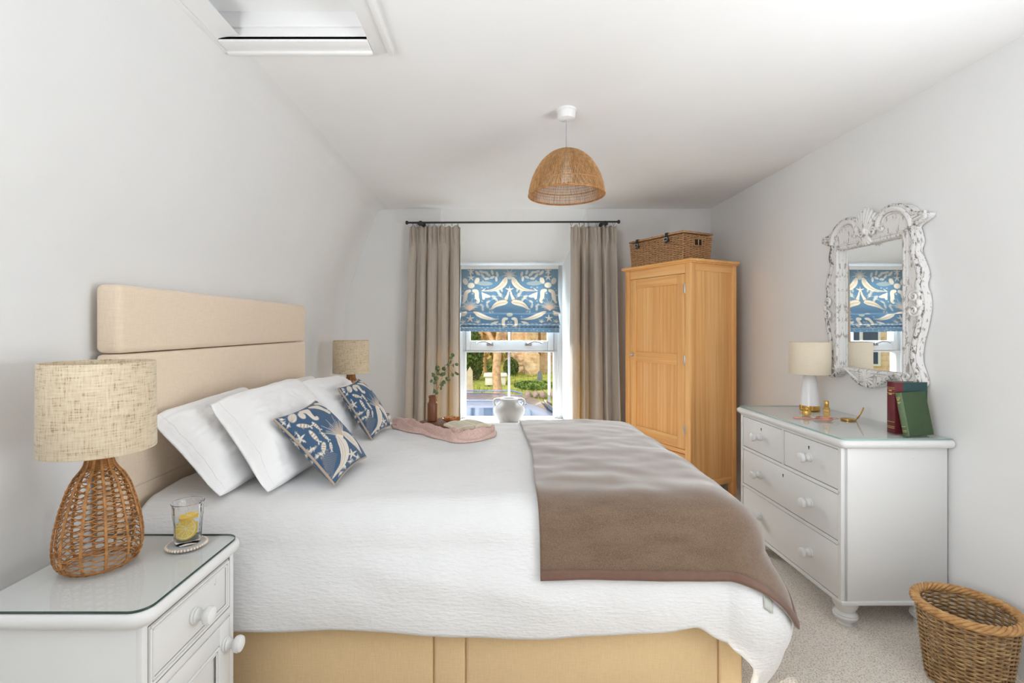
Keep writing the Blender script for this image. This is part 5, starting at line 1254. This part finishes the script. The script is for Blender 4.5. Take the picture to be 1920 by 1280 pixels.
b = MB().grid(30, 10, lambda u, v: (-60 + 120 * u, 43 + v * 12, GZ + .3 + 10 * v + 1.2 * nz(u * 8, v * 4, 3))); struct('hill', b, hm, ang=180)
tomb = plain('white_stone', srgb(236, 230, 224), .8, .06, 4)
c = at(929, 718, 20.5)
t = thing('chest_tomb', 'white stone chest tomb on the grass behind the forked tree', 'tomb', (c[0], 20.5, c[2] - .05)); hw_ = (952 - 909) / F * 20.5 / 2
obj('body', MB().box(-hw_ + .06, hw_ - .06, -.4, .4, 0, .36, .02), tomb, t); obj('lid', MB().box(-hw_, hw_, -.46, .46, .36, .45, .02), tomb, t)
c = at(881, 733, 15); zt_ = CH - (684 - CY) / F * 15 - c[2]
b = MB().prism([(-.10, 0), (.10, 0), (.085, zt_ * .82), (0, zt_), (-.085, zt_ * .82)], -.08, .08, bev=0, M=TR(c[0], 15, c[2] - .05)); obj('gravestone', b, plain('lichen_stone', srgb(206, 190, 166), .9, .15, 6), label='tall pointed pale gravestone at the edge of the view', cat='gravestone', fixn=True)
c = at(1012, 718, 20); zt_ = CH - (693 - CY) / F * 20 - c[2]
b = MB().prism([(-.11, 0), (.11, 0), (.10, zt_ * .75), (.06, zt_ * .95), (0, zt_), (-.06, zt_ * .95), (-.10, zt_ * .75)], -.06, .06, M=TR(c[0], 20, c[2] - .05)); obj('gravestone', b, plain('grey_slate', srgb(120, 128, 134), .8, .1, 6), label='narrow grey slate gravestone before the church wall', cat='gravestone', fixn=True)
c = at(1026.5, 738, 12); zt_ = CH - (560 - CY) / F * 12 - GZ
obj('pole', MB().lathe([(.055, 0), (.055, .4), (.040, .42), (.034, zt_), (0, zt_ + .01)], 16, (c[0], 11.6, GZ + .1)), plain('white_pole_paint', srgb(240, 240, 240), .5), label='white painted pole standing beside the churchyard', cat='pole')
sm = plain('purple_grey_stone', srgb(150, 128, 118), .9, .2, 5, .4, 9)
for i, px in enumerate((990, 1004, 1017, 1038)):
    c = at(px, 738, 11.5); b = MB().ball((c[0], 11.5, c[2] - .02), (.085, .12, .09), 10); obj('boulder', b, sm, label=['rounded boulder, first from the vase along the verge', 'rounded boulder, second from the vase along the verge', 'rounded boulder just before the white pole', 'rounded boulder just past the white pole'][i], cat='stone', group='boulders along the verge')
# parked car
YCR = 9.0; x_of = lambda px: at(px, 0, YCR)[0]; z_of = lambda py: at(0, py, YCR)[2] - GZ
xf = x_of(1040); zr = z_of(744)
t = thing('parked_car', 'silver car parked side-on in the road under the window', 'car', (xf - 1.55, YCR, GZ))
X0 = lambda x: x + 1.55 - 0.0
roof = [(-1.9, .72), (-1.86, .95), (-1.55, zr - .42), (-1.25, zr - .10), (-1.0, zr - .02), (-.4, zr + .015), (.4, zr + .01), (.95, zr - .03), (1.30, zr - .12), (1.75, zr - .36), (2.05, .92), (2.6, .84), (2.78, .70), (2.82, .40), (2.75, .25), (-1.85, .25)]
paint = plain('silver_car_paint', srgb(132, 138, 156), .25, metal=.3, coat=.6); cgl = plain('dark_car_glass', srgb(58, 74, 98), .05); 
b = bmesh.new(); rows = []
for yy_, ins, dz in ((-.80, .0, -.06), (-.70, .02, -.015), (-.45, .04, 0), (.45, .04, 0), (.70, .02, -.015), (.80, .0, -.06)):
    rows.append([b.verts.new((x * (1 - ins * .02), yy_ + (.10 * max(0, (z - .9) / .5) * (1 if yy_ < -.6 else (-1 if yy_ > .6 else 0))), z + (dz if z > .9 else 0))) for x, z in [tuple(q) for q in catmull(roof, 3, closed=True)]])
n = len(rows[0])
for i in range(5):
    for j in range(n): b.faces.new((rows[i][j], rows[i][(j + 1) % n], rows[i + 1][(j + 1) % n], rows[i + 1][j]))
b.faces.new(rows[0][::-1]); b.faces.new(rows[-1]); bmesh.ops.recalc_face_normals(b, faces=b.faces[:])
obj('body', MB().bm(b), paint, t, ang=30)
for (xa, xb_) in ((-1.3, -.50), (-.44, .40), (.46, 1.42)):
    zt2 = zr - .085; P = [(xa, .93), (xb_ + .0, .93), (xb_ - (.40 if xb_ > 1 else 0), zt2), (xa + (.22 if xa < -1 else 0), zt2)]
    bb = MB().prism(P, -.812, -.80); v = bb.v[0]; v[:, 1] += .115 * np.clip((v[:, 2] - .93) / .5, 0, 1) - .004; obj('side_window', bb, cgl, t, fixn=True)
bb = MB(); bb.add([(1.36, -.62, zr - .13), (1.36, .62, zr - .13), (2.02, .68, .945), (2.02, -.68, .945)], [(0, 1, 2, 3)]); bb.v[0][:, 0] += .012; bb.v[0][:, 2] += .012; o = obj('windscreen', bb, cgl, t); solid(o, .006)
bb = MB(); 
for y_ in (-.64, .64): bb.tube([(-1.2, y_, zr - .02), (-1.0, y_, zr + .035), (.8, y_, zr + .03), (1.0, y_, zr - .03)], .014, 8)
obj('roof_rail', bb, plain('blue_grey_rail', srgb(96, 110, 160), .35, metal=.4), t)
tyre = plain('tyre_rubber', srgb(34, 34, 36), .8)
for x in (-1.2, 2.0):
    for y_ in (-.72, .72):
        wv = obj('wheel', MB().lathe([(.0, -.09), (.24, -.09), (.31, -.08), (.32, 0), (.31, .08), (.24, .09), (0, .09)], 28, M=TR(x, y_, .32) @ RX(PI / 2)), tyre, t); obj('hubcap', MB().lathe([(0, -.098), (.19, -.094), (.2, -.09)], 24, M=TR(x, y_, .32) @ RX(PI / 2 * (1 if y_ < 0 else 1))), MAT['chrome'], wv)
# cottage up the road, seen in the wall mirror
t = thing('cottage', 'stone cottage across the road with white window, seen in the wall mirror', 'house', (-11.5, 15.5, GZ), math.radians(35))
obj('wall', MB().box(-4, 4, 0, 5, 0, 6), st.m, t)
b = MB().prism([(-4.3, 6), (4.3, 6), (4.0, 6.3), (0, 9), (-4.0, 6.3)], -.2, 5.2); obj('roof', b, plain('slate_roof', srgb(110, 112, 118), .8, .1, 2), t, fixn=True)
for x in (-2.2, .2, 2.4):
    for z in (1.4, 3.9):
        f_ = obj('window', MB().box(x - .55, x + .55, -.06, .05, z, z + 1.3, .02), MAT['trim'], t)
        for kx in (-.26, .26):
            for kz in (.33, .95): obj('window_pane', MB().box(x + kx - .21, x + kx + .21, -.075, -.05, z + kz - .25, z + kz + .25), cgl, f_)
obj('door', MB().box(3.05, 3.95, -.06, .02, 0, 2.1, .02), plain('pale_blue_door', srgb(176, 198, 218), .5), t)
